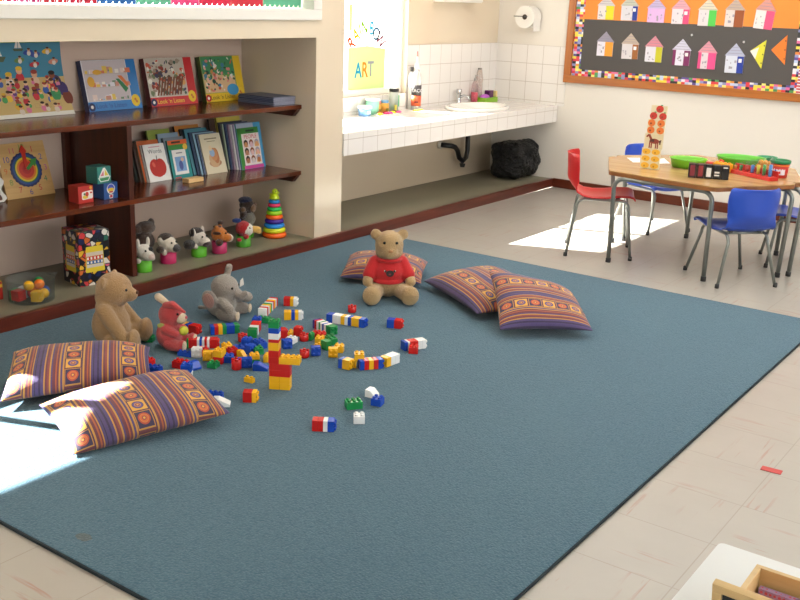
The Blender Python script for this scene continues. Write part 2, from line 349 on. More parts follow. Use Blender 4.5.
b = MB().mat(PAINT); b.box2((XB-.1, YF, 0), (2.6, YF+.12, 2.7)); struct(b, 'wall_far')
b = MB().mat(PAINT)
b.box2((2.6, -2.2, 0), (2.7, YF, 1.1)); b.box2((2.6, -2.2, 2.4), (2.7, YF, 2.7)); b.box2((2.6, -2.2, 1.1), (2.7, -.6, 2.4)); b.box2((2.6, 5.8, 1.1), (2.7, YF, 2.4)); struct(b, 'wall_right')
b = MB().mat(PAINT); b.box2((-4.25, -2.3, 0), (2.7, -2.2, 2.7)); struct(b, 'wall_back')
# raised concrete ledge along the left wall with its dark wood nosing
b = MB().mat(PLAT); b.box2((XB-.02, 2.0, 0), (XP-.03, YF, .07)); struct(b, 'trim_1')
b = MB().mat(TRIMW); b.box2((XP-.03, 1.95, 0), (XP, YF, .074), .004); struct(b, 'trim_2')
b = MB().mat(TRIMX); b.box2((XP, YF-.022, 0), (2.6, YF, .078), .004); struct(b, 'baseboard_far')
# tiled splashback round the basin corner
b = MB().mat(m_tile('white_wall_tiles_side', (1, 2), 6.56, .727)); b.box2((XB, 6.56, .70), (XB+.008, YF, 1.195)); b.box2((XB, 5.0, .70), (XB+.008, 6.56, .83))
b.mat(m_tile('white_wall_tiles_far', (0, 2), -4.66, .727)); b.box2((XB+.008, YF-.008, .70), (-3.965, YF, 1.195)); struct(b, 'trim_3')
# window in the alcove
def window(name, X0, y0, y1, z0, z1, mull=(), th=.045, sill=None):
    fr = MB().mat(WHITEP)
    fr.box2((X0, y0, z0), (X0+.05, y1, z0+th), .003); fr.box2((X0, y0, z1-th), (X0+.05, y1, z1), .003); fr.box2((X0, y0, z0+th), (X0+.05, y0+th, z1-th), .003); fr.box2((X0, y1-th, z0+th), (X0+.05, y1, z1-th), .003)
    for m in mull: fr.box2((X0+.004, m-.018, z0+th), (X0+.046, m+.018, z1-th), .003)
    if sill: fr.box2((X0+.05, y0, z0-.02), (X0+sill, y1, z0+.012), .003)
    o = fr.build(name); o['kind'] = 'structure'
    g = MB().mat(GLASS); g.box2((X0+.022, y0+.02, z0+.02), (X0+.027, y1-.02, z1-.02)); g.build('pane', o); return o
window('window_1', XB-.095, 5.08, 6.56, .83, 2.05, (5.82,))
window('window_2', -4.22, .2, 1.78, .70, 1.9, (.9, 1.52))
# high window over the shelf niche: white frame flush with the wall
fr = MB().mat(WHITEP)
fr.box2((XW-.14, 2.1, 1.40), (XW+.018, 4.765, 1.46), .004); fr.box2((XW-.14, 4.69, 1.46), (XW+.018, 4.765, 2.36), .004); fr.box2((XW-.14, 2.1, 2.3), (XW+.018, 4.69, 2.36), .004); fr.box2((XW-.14, 2.1, 1.46), (XW+.0, 2.16, 2.3), .004)
o = fr.build('window_3'); o['kind'] = 'structure'
g = MB().mat(GLASS); g.box2((XW-.12, 2.16, 1.46), (XW-.115, 4.69, 2.3)); g.build('pane', o)
fr = MB().mat(WHITEP)
for y in (-.6, 1.5, 3.65, 5.76): fr.box2((2.62, y, 1.1), (2.67, y+.04, 2.4))
for z in (1.1, 2.36): fr.box2((2.62, -.6, z), (2.67, 5.8, z+.04))
o = fr.build('window_4'); o['kind'] = 'structure'
g = MB().mat(GLASS); g.box2((2.64, -.6, 1.12), (2.645, 5.8, 2.38)); g.build('pane', o)

# ================================================================== BOOKCASE AND COUNTER
bk = thing('bookcase', 'built-in dark red wooden bookcase with two long shelves in the wall niche', 'bookcase', (-4.4, 3.4, .07))
def part(mb, name, root, **k):
    """mesh given in world space, hung on its thing"""
    o = mb.build(name, root, **k); o.matrix_parent_inverse = Matrix.Identity(4)
    M = (Matrix.Translation(root.location) @ root.rotation_euler.to_matrix().to_4x4()).inverted(); o.data.transform(M); return o
for z1 in (.895, .487):
    b = MB().mat(SHELFW); b.box2((-4.648, 2.105, z1-.026), (-4.14, 3.37, z1), .003) if False else b.box2((-4.648, 2.105, z1-.026), (-4.14, 4.733, z1), .003); part(b, 'shelf', bk)
b = MB().mat(PANELW); b.box2((-4.645, 3.386, .072), (-4.142, 3.416, .460)); b.box2((-4.645, 3.386, .488), (-4.142, 3.416, .868)); part(b, 'divider_panel', bk)
b = MB().mat(PANELW); b.box2((-4.645, 3.354, .072), (-4.615, 3.385, .460)); b.box2((-4.645, 3.354, .488), (-4.615, 3.385, .868)); part(b, 'back_batten', bk)
for z1 in (.868, .460):
    b = MB(Matrix(((1, 0, 0, 0), (0, 0, -1, 4.733), (0, 1, 0, 0), (0, 0, 0, 1)))).mat(PANELW)
    b.prism([(-4.645, z1-.045), (-4.19, z1-.045), (-4.15, z1-.001), (-4.645, z1-.001)], 0, .03); part(b, 'support_cleat', bk)

ct = thing('washroom_counter', 'white tiled counter with tiled front edge under the alcove window', 'counter', (-4.34, 6.46, .57))
b = MB().mat(m_tile('white_counter_tiles_top', (0, 1), -4.03, 5.0)); b.box2((XB+.009, 5.002, .58), (-4.028, YF-.009, .705)); o = part(b, 'worktop', ct)
SK = onz(472, 106.5, .71); SK.x = -4.315; SK.y -= .05
cut = MB(); cut.lathe([(1, .6), (1, .9)], 40, T(SK.x, SK.y, 0), sx=.20, sy=.30); co_ = cut.build('cutter')
md = o.modifiers.new('b', 'BOOLEAN'); md.operation = 'DIFFERENCE'; md.object = co_; md.solver = 'EXACT'; mts = list(o.data.materials); co_.matrix_world = ct.matrix_world
bpy.context.view_layer.update(); co_.data.transform(Matrix()); evalmesh(o); bpy.data.objects.remove(co_)
b = MB().mat(m_tile('white_counter_tiles_front', (1, 2), 5.0-.02, .565, .156)); b.box2((-4.028, 5.002, .565), (-4.018, YF-.009, .707)); part(b, 'front_tiles', ct)
b = MB().mat(PAINT); b.box2((XB+.009, 5.002, .565), (XW-.011, YF-.009, .579)) if False else b.box2((XB+.009, 5.002, .565), (-4.50, YF-.009, .58)); part(b, 'soffit', ct)

CER = mat('#e9e6e0', .12, coat=.3, name='white_glazed_ceramic')
sk = thing('wash_basin', 'white oval ceramic basin set into the tiled counter', 'basin', (SK.x, SK.y, .705))
b = MB().mat(CER); b.lathe([(1.12, .0), (1.15, .012), (1.12, .024), (1.03, .026), (.97, .016), (.93, -.02), (.82, -.08), (.55, -.115), (.12, -.122), (.0, -.122)], 48, None, True, .20, .30, cap=False); b.build('bowl', sk)
b = MB().mat(CHROME); b.lathe([(.022, -.1215), (.022, -.118), (.0, -.118)], 16); b.build('drain_ring', sk)
FP = onz(463, 104, .71); FP.x = -4.60
fa = thing('basin_tap', 'small chrome tap behind the white basin', 'tap', (FP.x, FP.y, .705))
b = MB().mat(CHROME); b.lathe([(.028, 0), (.026, .01), (.018, .02), (.017, .085), (.02, .09)], 16); b.tube([(0, 0, .055), (.05, 0, .075), (.09, 0, .07), (.105, 0, .05)], [.012, .011, .01, .01], 10); b.build('body', fa)
b = MB().mat(CHROME); b.lathe([(.022, .091), (.026, .1), (.022, .125), (.0, .128)], 14); b.build('handle', fa)
# waste pipe below
b = MB().mat(mat('#101012', .35, name='black_pipe_plastic')); q = [onx(x, y, -4.58) for x, y in ((468, 131), (467.5, 150), (466, 157.5), (462.5, 161), (459, 157.5), (457.5, 150.5), (455, 147), (451, 145.8), (447, 145.5))]
q[0].z = .563; q[-1].x = -4.645; b.tube(q, .021, 12); o = b.build('drain_pipe'); tag(o, 'black bent waste pipe with a trap below the basin counter', 'pipe')
q2 = onx(462.5, 163.5, -4.58); b = MB().mat(mat('#101012', .35, name='black_pipe_plastic')); b.cyl(q2, q2-Vector((0, 0, .03)), .026, .02, 14); p_ = b.build('trap_cap', o)
b = MB().mat(mat('#c7bfb4', .4, name='pipe_collar_plastic')); c = q[-1]; b.cyl((-4.6595, c.y, c.z), (-4.635, c.y, c.z), .034); b.build('wall_collar', o)
# bin bag
c = onz(517, 177, .07); c.x = -4.30; bg = MB().mat(m_bag())
bg.box((0, 0, .158), (.27, .43, .29), None, .07, 3); bg.ell((0, 0, .10), (.165, .225, .10)); bg.ell((.02, .03, .22), (.15, .20, .085)); bg.ell((-.01, -.08, .24), (.12, .13, .075)); bg.ell((.03, .14, .25), (.10, .09, .065)); bg.ell((.10, -.06, .14), (.07, .13, .10)); bg.ell((.09, .12, .16), (.07, .09, .09))
o = organic(bg, 'bin_bag', .010, None, 6, (c.x, c.y-.005, .071)); tag(o, 'full black plastic bin bag standing under the counter in the corner', 'bin bag')
from mathutils import noise as mn_
for v in o.data.vertices:
    k = v.co*1.0; d = mn_.noise(k*9)*.020 + abs(mn_.noise(k*20+Vector((3, 1, 7))))*.018 + abs(mn_.noise(k*44))*.006; v.co = v.co + v.normal*d
    v.co.z = max(v.co.z, 0.0)
# wall pieces of the washing corner
c = ony(525, 17, 7.80)
tr_ = thing('paper_roll_holder', 'large white paper towel roll on a wire holder above the far tiles', 'paper roll', (c.x, YF, c.z))
b = MB().mat(mat('#e8e4dd', .85, name='white_tissue_paper')); L = RX(R(90))
b.lathe([(.022, .015), (.092, .015), (.092, .135), (.022, .135), (.022, .015)], 40, L, False); b.box((.087, -.075, -.06), (.006, .11, .11), RY(0), .001); b.build('roll', tr_)
b = MB().mat(mat('#5a4030', .7, name='brown_cardboard_core')); b.lathe([(.016, .012), (.0218, .012), (.0218, .136), (.016, .136), (.016, .012)], 20, L, False); b.build('core', tr_)
b = MB().mat(mat('#5b5a58', .4, .6, name='dark_wire')); b.tube([(-.099, -.145, .004), (.03, -.145, .004)], .003, 6); b.tube([(-.099, -.002, .004), (-.099, -.145, .004)], .003, 6); b.tube([(0, -.002, 0), (0, -.145, 0)], .012, 10); b.build('wire_holder', tr_)
y0, y1 = onx(433, 1, XB).y, onx(472, 1, XB).y; z0 = onx(452, 2.2, XB).z
cb = thing('wall_cabinet', 'white wall cabinet whose lower edge shows above the basin tiles', 'cabinet', (XB, (y0+y1)/2, z0))
b = MB().mat(WHITEP); b.box((.05, 0, .15), (.098, y1-y0, .30), None, .003); b.build('case', cb)
b = MB().mat(WHITEP); b.box((.106, 0, .15), (.012, y1-y0-.01, .285), None, .003); b.build('door', cb)

# ================================================================== RUG AND FLOOR STICKER
b = MB().mat(RUG); b.box2((-3.995, 1.512, .001), (-1.091, 5.335, .013), .003); o = b.build('rug'); tag(o, 'large plain blue loop-pile carpet lying on the pale tiles', 'rug')
b = MB().mat(mat('#1e2a30', .95, name='dark_binding_tape')); b.box2((-1.091, 1.506, .001), (-1.086, 5.339, .0105)); b.box2((-3.995, 5.335, .001), (-1.0911, 5.341, .011)); b.box2((-3.995, 1.506, .001), (-1.0911, 1.512, .011)); b.build('edge_binding', o)
c = onz(771.5, 470.5); b = MB().mat(mat('#b53a36', .6, name='red_sticky_tape')); b.box((0, 0, .001), (.07, .036, .0016)); o = b.build('floor_sticker', None, (c.x, c.y, .0005), (0, 0, R(4))); tag(o, 'small red rectangle of tape stuck on the floor tiles', 'sticker')

# ================================================================== DISPLAY BOARD ON THE FAR WALL
BX0, BX1, BZ0, BZ1 = -3.975, -1.62, .905, 1.95
bd = thing('display_board', 'wood framed display board with orange and black paper backing and mosaic border', 'board', ((BX0+BX1)/2, YF, BZ0))
def bpt(x, y, Y=YF-.02): p = ony(x, y, Y); return p.x, p.z
fw = .062
b = MB().mat(FRAMEW); b.box2((BX0, YF-.035, BZ0), (BX1, YF-.001, BZ0+fw), .004); b.box2((BX0, YF-.035, BZ1-fw), (BX1, YF-.001, BZ1), .004)
b.mat(FRAMEV); b.box2((BX0, YF-.034, BZ0+fw), (BX0+fw, YF-.001, BZ1-fw), .004); b.box2((BX1-fw, YF-.034, BZ0+fw), (BX1, YF-.001, BZ1-fw), .004); part(b, 'frame', bd)
zm = bpt(584, 19)[1]; bl, bb = bpt(583, 30)[0], bpt(600, 71)[1]; br = bpt(794, 60)[0]
b = MB().mat(mat('#524e4c', .85, var=.06, vscale=2, name='black_sugar_paper')); b.box2((bl-.01, YF-.012, bb-.01), (br+.01, YF-.001, zm)); part(b, 'black_backing', bd)
b = MB().mat(mat('#e8893a', .8, var=.05, vscale=2, name='orange_sugar_paper')); b.box2((bl-.01, YF-.012, zm), (br+.01, YF-.001, BZ1-fw)); part(b, 'orange_backing', bd)
b = MB().mat(m_mosaic()); b.box2((BX0+fw, YF-.014, BZ0+fw), (br+.045, YF-.001, bb)); b.box2((BX0+fw, YF-.014, bb), (bl, YF-.001, BZ1-fw)); b.box2((br, YF-.014, bb), (br+.045, YF-.001, BZ1-fw)); part(b, 'mosaic_border', bd)
t = NT('red_white_striped_paper'); cz = t.sep(t.coord()); t.base(t.mix(t.math('LESS_THAN', t.math('FRACT', t.math('DIVIDE', cz[2], .022)), .55), '#e8dede', '#c23440')); t.p(rough=.6)
b = MB().mat(t.m); b.box2((br+.045, YF-.015, BZ0+fw), (BX1-fw, YF-.001, BZ1-fw)); part(b, 'striped_border', bd)
PAPW = pr('#dcd6d8'); 
HS = [  # x, y of bottom centre, roof colour, side colour, main colour, height px, side fraction, tilt, label words
 (605, 19.5, '#c9c3c8', '#d6cf2a', '#dcd4d2', 22, .5, 0, 'paper house with a yellow right half on orange backing'),
 (628.5, 20.5, '#b9bcae', '#23388c', '#d0cdd4', 23, .3, 1, 'paper house with a dark blue door strip on orange backing'),
 (655, 22.5, '#b9a8cf', '#d3abda', '#d3abda', 22, .0, 0, 'lilac paper house on orange backing'),
 (679.5, 24, '#d79aa8', '#d94a78', '#d9cfd6', 23, .35, 1, 'paper house with a pink right wall, third from the right on orange backing' if False else 'paper house with a pink right wall beside the lilac house'),
 (706, 26, '#cfc8b4', '#52bd4e', '#d6cdd0', 24, .42, 0, 'paper house with a green right wall on orange backing'),
 (733, 27, '#b8a294', '#96502a', '#d2c6c2', 25, .5, 0, 'paper house with a brown right half on orange backing'),
 (762, 29, '#cc8f86', '#d9527c', '#e2d8d6', 27, .45, -4, 'crooked paper house with a pink right half at the end of the orange row'),
 (604, 56, '#9690a2', '#ee9a36', '#dad6e2', 23, .5, 0, 'paper house with an orange right half on black backing'),
 (629, 59, '#b7a596', '#9c6030', '#d2cccf', 24, .35, 1, 'paper house with a brown door strip on black backing'),
 (652.5, 62, '#cf8290', '#c3bd2c', '#d5d2dc', 24, .38, 0, 'paper house with an olive yellow right wall on black backing'),
 (680, 65.5, '#c9c6d8', '#7b2a5c', '#dcd8e6', 24, .35, 0, 'paper house with dark plum side walls on black backing'),
 (705.5, 69, '#d3909e', '#df4c86', '#d8cad0', 25, .45, 0, 'paper house with bright pink side walls on black backing'),
 (733, 73, '#aeb0c6', '#233a98', '#cfd2de', 26, .35, 1, 'paper house with a deep blue door strip on black backing')]
for x, y, rf, sd, mn_, h, fr_, tl, lab in HS:
    px, pz = bpt(x, y); k = 1/112.; w = .152; hh = h*k*.95; wall = hh*.58
    o = MB(FY @ RZ(R(tl))).mat(pr(mn_, .75)); o.box((0, wall/2, .003), (w*.92, wall, .004))
    if fr_: o.mat(pr(sd, .75)); x0 = w*.46-w*.92*fr_; o.rect(x0, 0, w*.46, wall*(1 if fr_ > .36 else .98), .0056)
    if 'side walls' in lab: o.rect(-w*.46, 0, -w*.30, wall, .0056)
    o.mat(pr('#efeaea', .7))
    if fr_ == .3 or fr_ == .35: o.rect(w*.20, wall*.62, w*.36, wall*.84, .0060)
    o.mat(mat('#9a94a0', .8, name='pencil_grey'))
    random.seed(int(x)); 
    for i in range(6):
        xx = -w*.42+random.random()*w*(.86-fr_*.9); zz = wall*(.08+.7*random.random()); o.rect(xx, zz, xx+.004+random.random()*.012, zz+.003+random.random()*.018, .0058)
    o.mat(pr(rf, .75)); o.prism([(-w*.52, wall), (w*.52, wall), (0, hh)], .001, .0065)
    o.mat(mat('#8b8694', .8, name='crayon_grey'))
    for i in range(7): zz = wall+(hh-wall)*(.06+.12*i); ww = w*.5*(1-(zz-wall)/(hh-wall))*.9; o.rect(-ww, zz, ww, zz+.0028, .0068) if i % 2 == int(x) % 2 else None
    ob = o.build('paper_house', None, (px, YF-.0125, pz)); tag(ob, lab, 'paper house', 'paper houses pinned on the display board')
for x0, y0, x1, y1, x2, y2, c1, c2, lab in ((750, 51, 766.5, 40, 761, 69, '#d6cf3c', '#e8e4d8', 'yellow folded paper triangle pointing left on black backing'), (771, 50, 787.5, 35, 784.5, 65, '#e8792c', '#e8792c', 'orange folded paper triangle pointing left on black backing')):
    P = [bpt(x0, y0), bpt(x1, y1), bpt(x2, y2)]; ox, oz = P[0]
    o = MB(FY).mat(pr(c1, .75)); pts = [(p[0]-ox, p[1]-oz) for p in P]; o.prism(pts[::-1] if False else [pts[0], pts[2], pts[1]], .001, .005)
    o.mat(pr(c2, .75)); m = [(pts[0][0]+pts[2][0])*.5, (pts[0][1]+pts[2][1])*.5]; o.poly([pts[0], (m[0]*.9, m[1]*.9), (pts[2][0]*.35+pts[1][0]*.25, pts[1][1]*.35)], .0054)
    o.mat(pr('#4a3a2c', .8)); 
    for k in (.2, .5, .8): q = (pts[2][0]+(pts[1][0]-pts[2][0])*k, pts[2][1]+(pts[1][1]-pts[2][1])*k); o.disc(q[0]-.008, q[1], .005, .0056)
    ob = o.build('paper_triangle', None, (ox, YF-.0125, oz)); tag(ob, lab, 'paper triangle')
for x, y, lab in ((691.5, 35, 'white drawing pin in the black backing between two lower paper houses'), (743.5, 42, 'white drawing pin in the black backing left of the yellow triangle')):
    px, pz = bpt(x, y); o = MB(FY).mat(pl('#e8e4e4')); o.lathe([(.009, 0), (.007, .006), (.004, .009), (.0, .01)], 12); ob = o.build('drawing_pin', None, (px, YF-.0125, pz)); tag(ob, lab, 'pin')

# ================================================================== TABLES
TZ = .575
def rounded(pts, r, n=6):
    out = []
    N = len(pts)
    for i in range(N):
        p, a, c = Vector(pts[i]), Vector(pts[i-1]), Vector(pts[(i+1) % N]); d0 = (a-p).normalized(); d1 = (c-p).normalized()
        ang = d0.angle(d1); t = r/math.tan(ang/2); s0, s1 = p+d0*t, p+d1*t; cen = p+(d0+d1).normalized()*(r/math.sin(ang/2))
        a0 = math.atan2(*(s0-cen).yx); a1 = math.atan2(*(s1-cen).yx); da = (a1-a0+math.pi) % (2*math.pi)-math.pi
        out += [(cen.x+r*math.cos(a0+da*k/n), cen.y+r*math.sin(a0+da*k/n)) for k in range(n+1)]
    return out
def arch(p0, p1, z, r=.055, n=6, out0=(0, 0), out1=(0, 0)):
    """one tube: up from the floor, round a bend, along under the top, round and down again"""
    a, b_ = Vector((*p0, 0)), Vector((*p1, 0)); at, bt = a-Vector((*out0, 0)), b_-Vector((*out1, 0)); d = (bt-at).normalized()
    pts = [a]
    for k in range(n+1): t = math.pi/2*k/n; q = at.lerp(at, 0)+d*(r-r*math.cos(t)); q.z = z-r+r*math.sin(t); pts.append(q)
    for k in range(n+1): t = math.pi/2*k/n; q = bt-d*(r-r*math.sin(t)); q.z = z-r+r*math.cos(t); pts.append(q)
    return pts+[b_]
def trap_table(label, c0, ux, feet, flip):
    """half-hexagon table: long edge through c0 along ux, short edge on the -n side (or +n when flipped)"""
    ux = Vector(ux).normalized(); n = Vector((ux.y, -ux.x))*(1 if not flip else -1); c0 = Vector(c0); Lg = 1.33; D = .565; sh = .70
    pts = [c0-ux*Lg/2, c0+ux*Lg/2, c0+ux*(sh/2+.035)+n*D, c0-ux*(sh/2-.035)+n*D]
    t = thing('trapezoid_table', label, 'table', (c0.x, c0.y, 0))
    loc = [(p.x-c0.x, p.y-c0.y) for p in pts]
    if flip is False: loc = loc[::-1]
    b = MB().mat(TABLEW); b.prism(rounded(loc, .05), TZ-.006, TZ); b.build('tabletop', t)
    b = MB().mat(EDGEW); b.prism(rounded([(x*.999, y*.999) for x, y in loc], .05), TZ-.028, TZ-.0062); b.build('table_edge', t)
    for (p, q, oa, ob) in feet:
        b = MB().mat(STEEL); o_ = lambda w: (w[0]-c0.x, w[1]-c0.y)
        b.tube(arch(o_(p), o_(q), TZ-.04, .06, 6, oa, ob), .0135, 12); o = b.build('leg_frame', t)
        for w in (p, q):
            m = MB().mat(RUBBER); x, y = o_(w); m.lathe([(.016, .0), (.0165, .025), (.0138, .03)], 12, T(x, y, 0)); m.build('rubber_foot', o)
    m = MB().mat(STEEL)
    (p, q, oa, ob), (p2, q2, oc, od) = feet; o_ = lambda w, f: Vector((w[0]-c0.x-f[0], w[1]-c0.y-f[1], TZ-.05))
    m.cyl(o_(p, oa).lerp(o_(q, ob), .3), o_(p2, oc).lerp(o_(q2, od), .3), .011); m.cyl(o_(p, oa).lerp(o_(q, ob), .7), o_(p2, oc).lerp(o_(q2, od), .7), .011); m.build('cross_bar', t)
    return t
HC = (-2.155, 6.28); UX = (.993, -.12)
trap_table('half-hexagon wooden table with grey tube legs, nearest to the carpet', HC, UX, [((-2.488, 5.768), (-1.868, 5.747), (-.0, .02), (.0, .02)), ((-2.70, 6.29), (-1.556, 6.162), (.04, .0), (-.02, .0))], False)
trap_table('half-hexagon wooden table behind, pushed against the front table', (HC[0]+.0005, HC[1]+.004), UX, [((-2.368, 6.798), (-1.73, 6.74), (0, -.02), (0, -.02)), ((-2.66, 6.395), (-1.511, 6.235), (.04, 0), (-.02, 0))], True)

# ================================================================== CHAIRS
def make_chair(name, label, col, seat, back):
    t = thing(name, label, 'chair'); m = mat(col, .32, var=.04, vscale=3, name='moulded_plastic_%s' % col.lstrip('#'))
    prof = [(.205, -.022), (.195, -.006), (.17, .002), (.10, 0), (.02, -.012), (-.06, -.016), (-.12, -.008), (-.158, .012), (-.178, .045), (-.19, .095), (-.192, .16), (-.196, back-seat-.045), (-.199, back-seat-.01), (-.204, back-seat)]
    wid = [.165, .176, .182, .186, .184, .178, .17, .158, .150, .152, .160, .160, .152, .135]
    def fn(u, v):
        k = u*(len(prof)-1); i = min(int(k), len(prof)-2); f = k-i; px = prof[i][0]*(1-f)+prof[i+1][0]*f; pz = prof[i][1]*(1-f)+prof[i+1][1]*f; w = wid[i]*(1-f)+wid[i+1]*f
        s = (v-.5)*2; y = s*w; e = abs(s)**3; bk_ = min(1, max(0, (pz-.02)/.06)); dish = .046*(1-s*s)-.012
        return Vector((px-dish*bk_+.030*e*bk_*.8, y, seat+pz-.018*(1-s*s)*(1-bk_)*.6+.010*e*(1-bk_)-(.012*max(0, abs(s)-.86)/.14)*(1-bk_)))
    b = MB().mat(m); b.grid(fn, 39, 16); o = b.build('seat_shell', t); s = o.modifiers.new('s', 'SOLIDIFY'); s.thickness = .0075; s.offset = 0; sb = o.modifiers.new('b', 'BEVEL'); sb.width = .002; sb.segments = 2
    mts = list(o.data.materials); evalmesh(o)
    for p in o.data.polygons: p.use_smooth = True
    h = seat-.034
    for sgn in (-1, 1):
        b = MB().mat(STEEL); y0 = .12*sgn; b.tube(arch((-.20, .185*sgn), (.205, .185*sgn), h, .05, 6, (-.045, .06*sgn), (.035, .06*sgn)), .0095, 10); fr = b.build('leg_frame', t)
        for x in (-.20, .205): f = MB().mat(RUBBER); f.lathe([(.0125, 0), (.0125, .022), (.0098, .026)], 10, T(x, .185*sgn, 0)); f.build('rubber_foot', fr)
    b = MB().mat(STEEL)
    for x in (-.10, .10): b.cyl((x, -.125, h), (x, .125, h), .0085)
    b.build('cross_bar', t)
    for x in (-.10, .10):
        for y in (-.09, .09): b = MB().mat(mat('#3a3c40', .4, name='dark_clip')); b.box((x, y, h+.009), (.026, .02, .016)); b.build('seat_clip', t)
    return t
def put(c, x, y, fx, fy): c.location = (x, y, 0); c.rotation_euler = (0, 0, math.atan2(fy, fx))
ch = make_chair('school_chair', 'red plastic school chair with grey tube legs at the left corner of the tables', '#c8262a', .40, .645); put(ch, -2.665, 5.975, .9, .44)
cb_ = make_chair('school_chair', 'blue plastic school chair seen from the back, in front of the table', '#2c4fb8', .338, .58); put(cb_, -1.77, 5.92, -.73, .69)
c2 = dup(cb_, 'blue plastic school chair on the far left side of the tables, partly hidden'); put(c2, -2.70, 6.945, .88, -.475)
c3 = dup(cb_, 'blue plastic school chair half cut off at the right picture edge behind the table legs'); put(c3, -1.56, 6.60, -.93, -.37)
for c in (cb_, c2, c3): c['group'] = 'blue chairs round the tables'

# ================================================================== THINGS ON THE TABLES
def on_table(x, y): p = onz(x, y, TZ); return Vector((p.x, p.y, TZ+.0006))
PLYB = mat('#d9c9a4', .5, var=.05, vscale=12, name='pale_birch_card')
p0 = onz(641, 168, TZ); p1 = onz(657, 170, TZ); yaw_c = math.atan2(p1.y-p0.y, p1.x-p0.x); wid_c = (p1-p0).length
def FZ(a): return RZ(a) @ FY
t = thing('number_tower', 'tall leaning tower of four pale wooden picture cards with fruit and a horse', 'counting cards', ((p0.x+p1.x)/2, (p0.y+p1.y)/2, TZ+.0006))
tw = [(0, .120, 0, .128, 6, '#e0a92c'), (.006, .118, .128, .218, 0, None), (.011, .110, .218, .306, 4, '#e07834'), (.017, .100, .306, .392, 3, '#c2362a')]
for xo, w, z0, z1, n, c in tw:
    b = MB(FZ(yaw_c) @ RX(R(-3))).mat(PLYB); b.box((xo, (z0+z1)/2, -.006), (w, z1-z0-.001, .012), None, .001)
    if c:
        cols, rows = (2, (n+1)//2)
        for i in range(n):
            r_, q = divmod(i, 2); cx = xo+(-.030 if q == 0 else .030); 
            if n == 3 and i == 2: cx = xo+.006
            cy = z0+(z1-z0)*(r_+.5)/rows; b.mat(pr(c)); b.disc(cx, cy, .024 if n != 6 else .027, .0008, .022 if n != 6 else .018); b.mat(pr('#8c3a20' if n != 6 else '#b37a18')); b.disc(cx-.004, cy-.004, .006, .0012)
            if n == 3: b.mat(pr('green')); b.rect(cx+.004, cy+.02, cx+.016, cy+.026, .001)
    else:
        b.mat(pr('#8c3a2a')); cy = (z0+z1)/2; b.disc(xo+.006, cy, .032, .0008, .016); b.poly([(xo-.018, cy), (xo-.036, cy+.034), (xo-.026, cy+.044), (xo-.006, cy+.010)], .0009); b.poly([(xo-.034, cy+.044), (xo-.05, cy+.026), (xo-.043, cy+.02), (xo-.027, cy+.032)], .0009)
        for lx in (-.022, -.010, .018, .030): b.rect(xo+lx-.004, cy-.044, xo+lx+.004, cy-.004, .0009)
        b.mat(pr('#4e2a20')); b.poly([(xo+.036, cy+.006), (xo+.05, cy+.012), (xo+.047, cy-.02), (xo+.04, cy-.018)], .001); b.rect(xo-.02, cy-.004, xo+.006, cy+.012, .001)
    b.build('picture_card', t)
WPAP = mat('#e6e4e0', .7, name='white_paper')
for pts, lab in (([(627, 158), (640, 158.2), (640, 162.5), (633, 162.5)], 'white sheet of paper on the back table left of the picture card tower'), ([(659, 159), (664, 158.5), (670, 163.5), (659, 164)], 'white sheet of paper on the table right of the picture card tower')):
    P = [on_table(*q) for q in pts]; c = sum(P, Vector())/4; b = MB().mat(WPAP); b.prism([(p.x-c.x, p.y-c.y) for p in P][::-1], 0.0, .0012); bm_ = b; o = b.build('paper_sheet', None, c); tag(o, lab, 'paper')
def tray(name, label, x0, y0, x1, y1, col, h, w, cat='tray'):
    """an open flared oval tray lying along the line between two picture points"""
    a, b_ = on_table(x0, y0), on_table(x1, y1); c = (a+b_)/2; d = b_-a; L = d.length/2; b = MB().mat(pl(col))
    b.lathe([(0, .003), (.86, .003), (.97, h*.8), (1.04, h), (1.0, h), (.93, h*.8), (.82, .008), (0, .008)], 40, None, True, L, w); o = b.build(name, None, c, (0, 0, math.atan2(d.y, d.x))); return tag(o, label, cat)
tray('green_tray', 'lime green plastic tray at the left of the toys on the table', 669, 166, 706, 169, '#6fb82a', .06, .10)
tray('green_tray', 'lime green plastic tray behind the dominoes and purple comb', 716, 166, 764, 171, '#5cb42c', .075, .11)
a = on_table(754, 168); b = MB().mat(pl('#1c8a5a')); b.lathe([(.05, 0), (.06, .055), (.066, .06), (.06, .06), (.048, .006), (0, .006)], 24); o = b.build('teal_bowl', None, a+Vector((.03, .16, 0))); tag(o, 'dark green plastic bowl between the long green tray and the bucket', 'bowl')
a = on_table(710, 169); b = MB().mat(pl('#d8342a')); b.box((0, 0, .02), (.075, .05, .04), RZ(.3), .004); b.box((.03, 0, .052), (.03, .045, .05), RZ(.3) @ RY(.4), .004); o = b.build('red_scoop', None, a+Vector((0, .03, 0))); tag(o, 'red plastic scoop between the two green trays', 'scoop')
a = on_table(721, 172); b = MB().mat(pl('#e8a422')); b.box((0, 0, .028), (.115, .05, .05), None, .004); 
for i in range(4): b.lathe([(.01, .053), (.01, .06), (0, .06)], 10, T(-.042+.028*i, 0, 0))
o = b.build('orange_block', None, a+Vector((0, .02, 0)), (0, 0, -.12)); tag(o, 'long orange yellow studded block standing behind the dominoes', 'block')
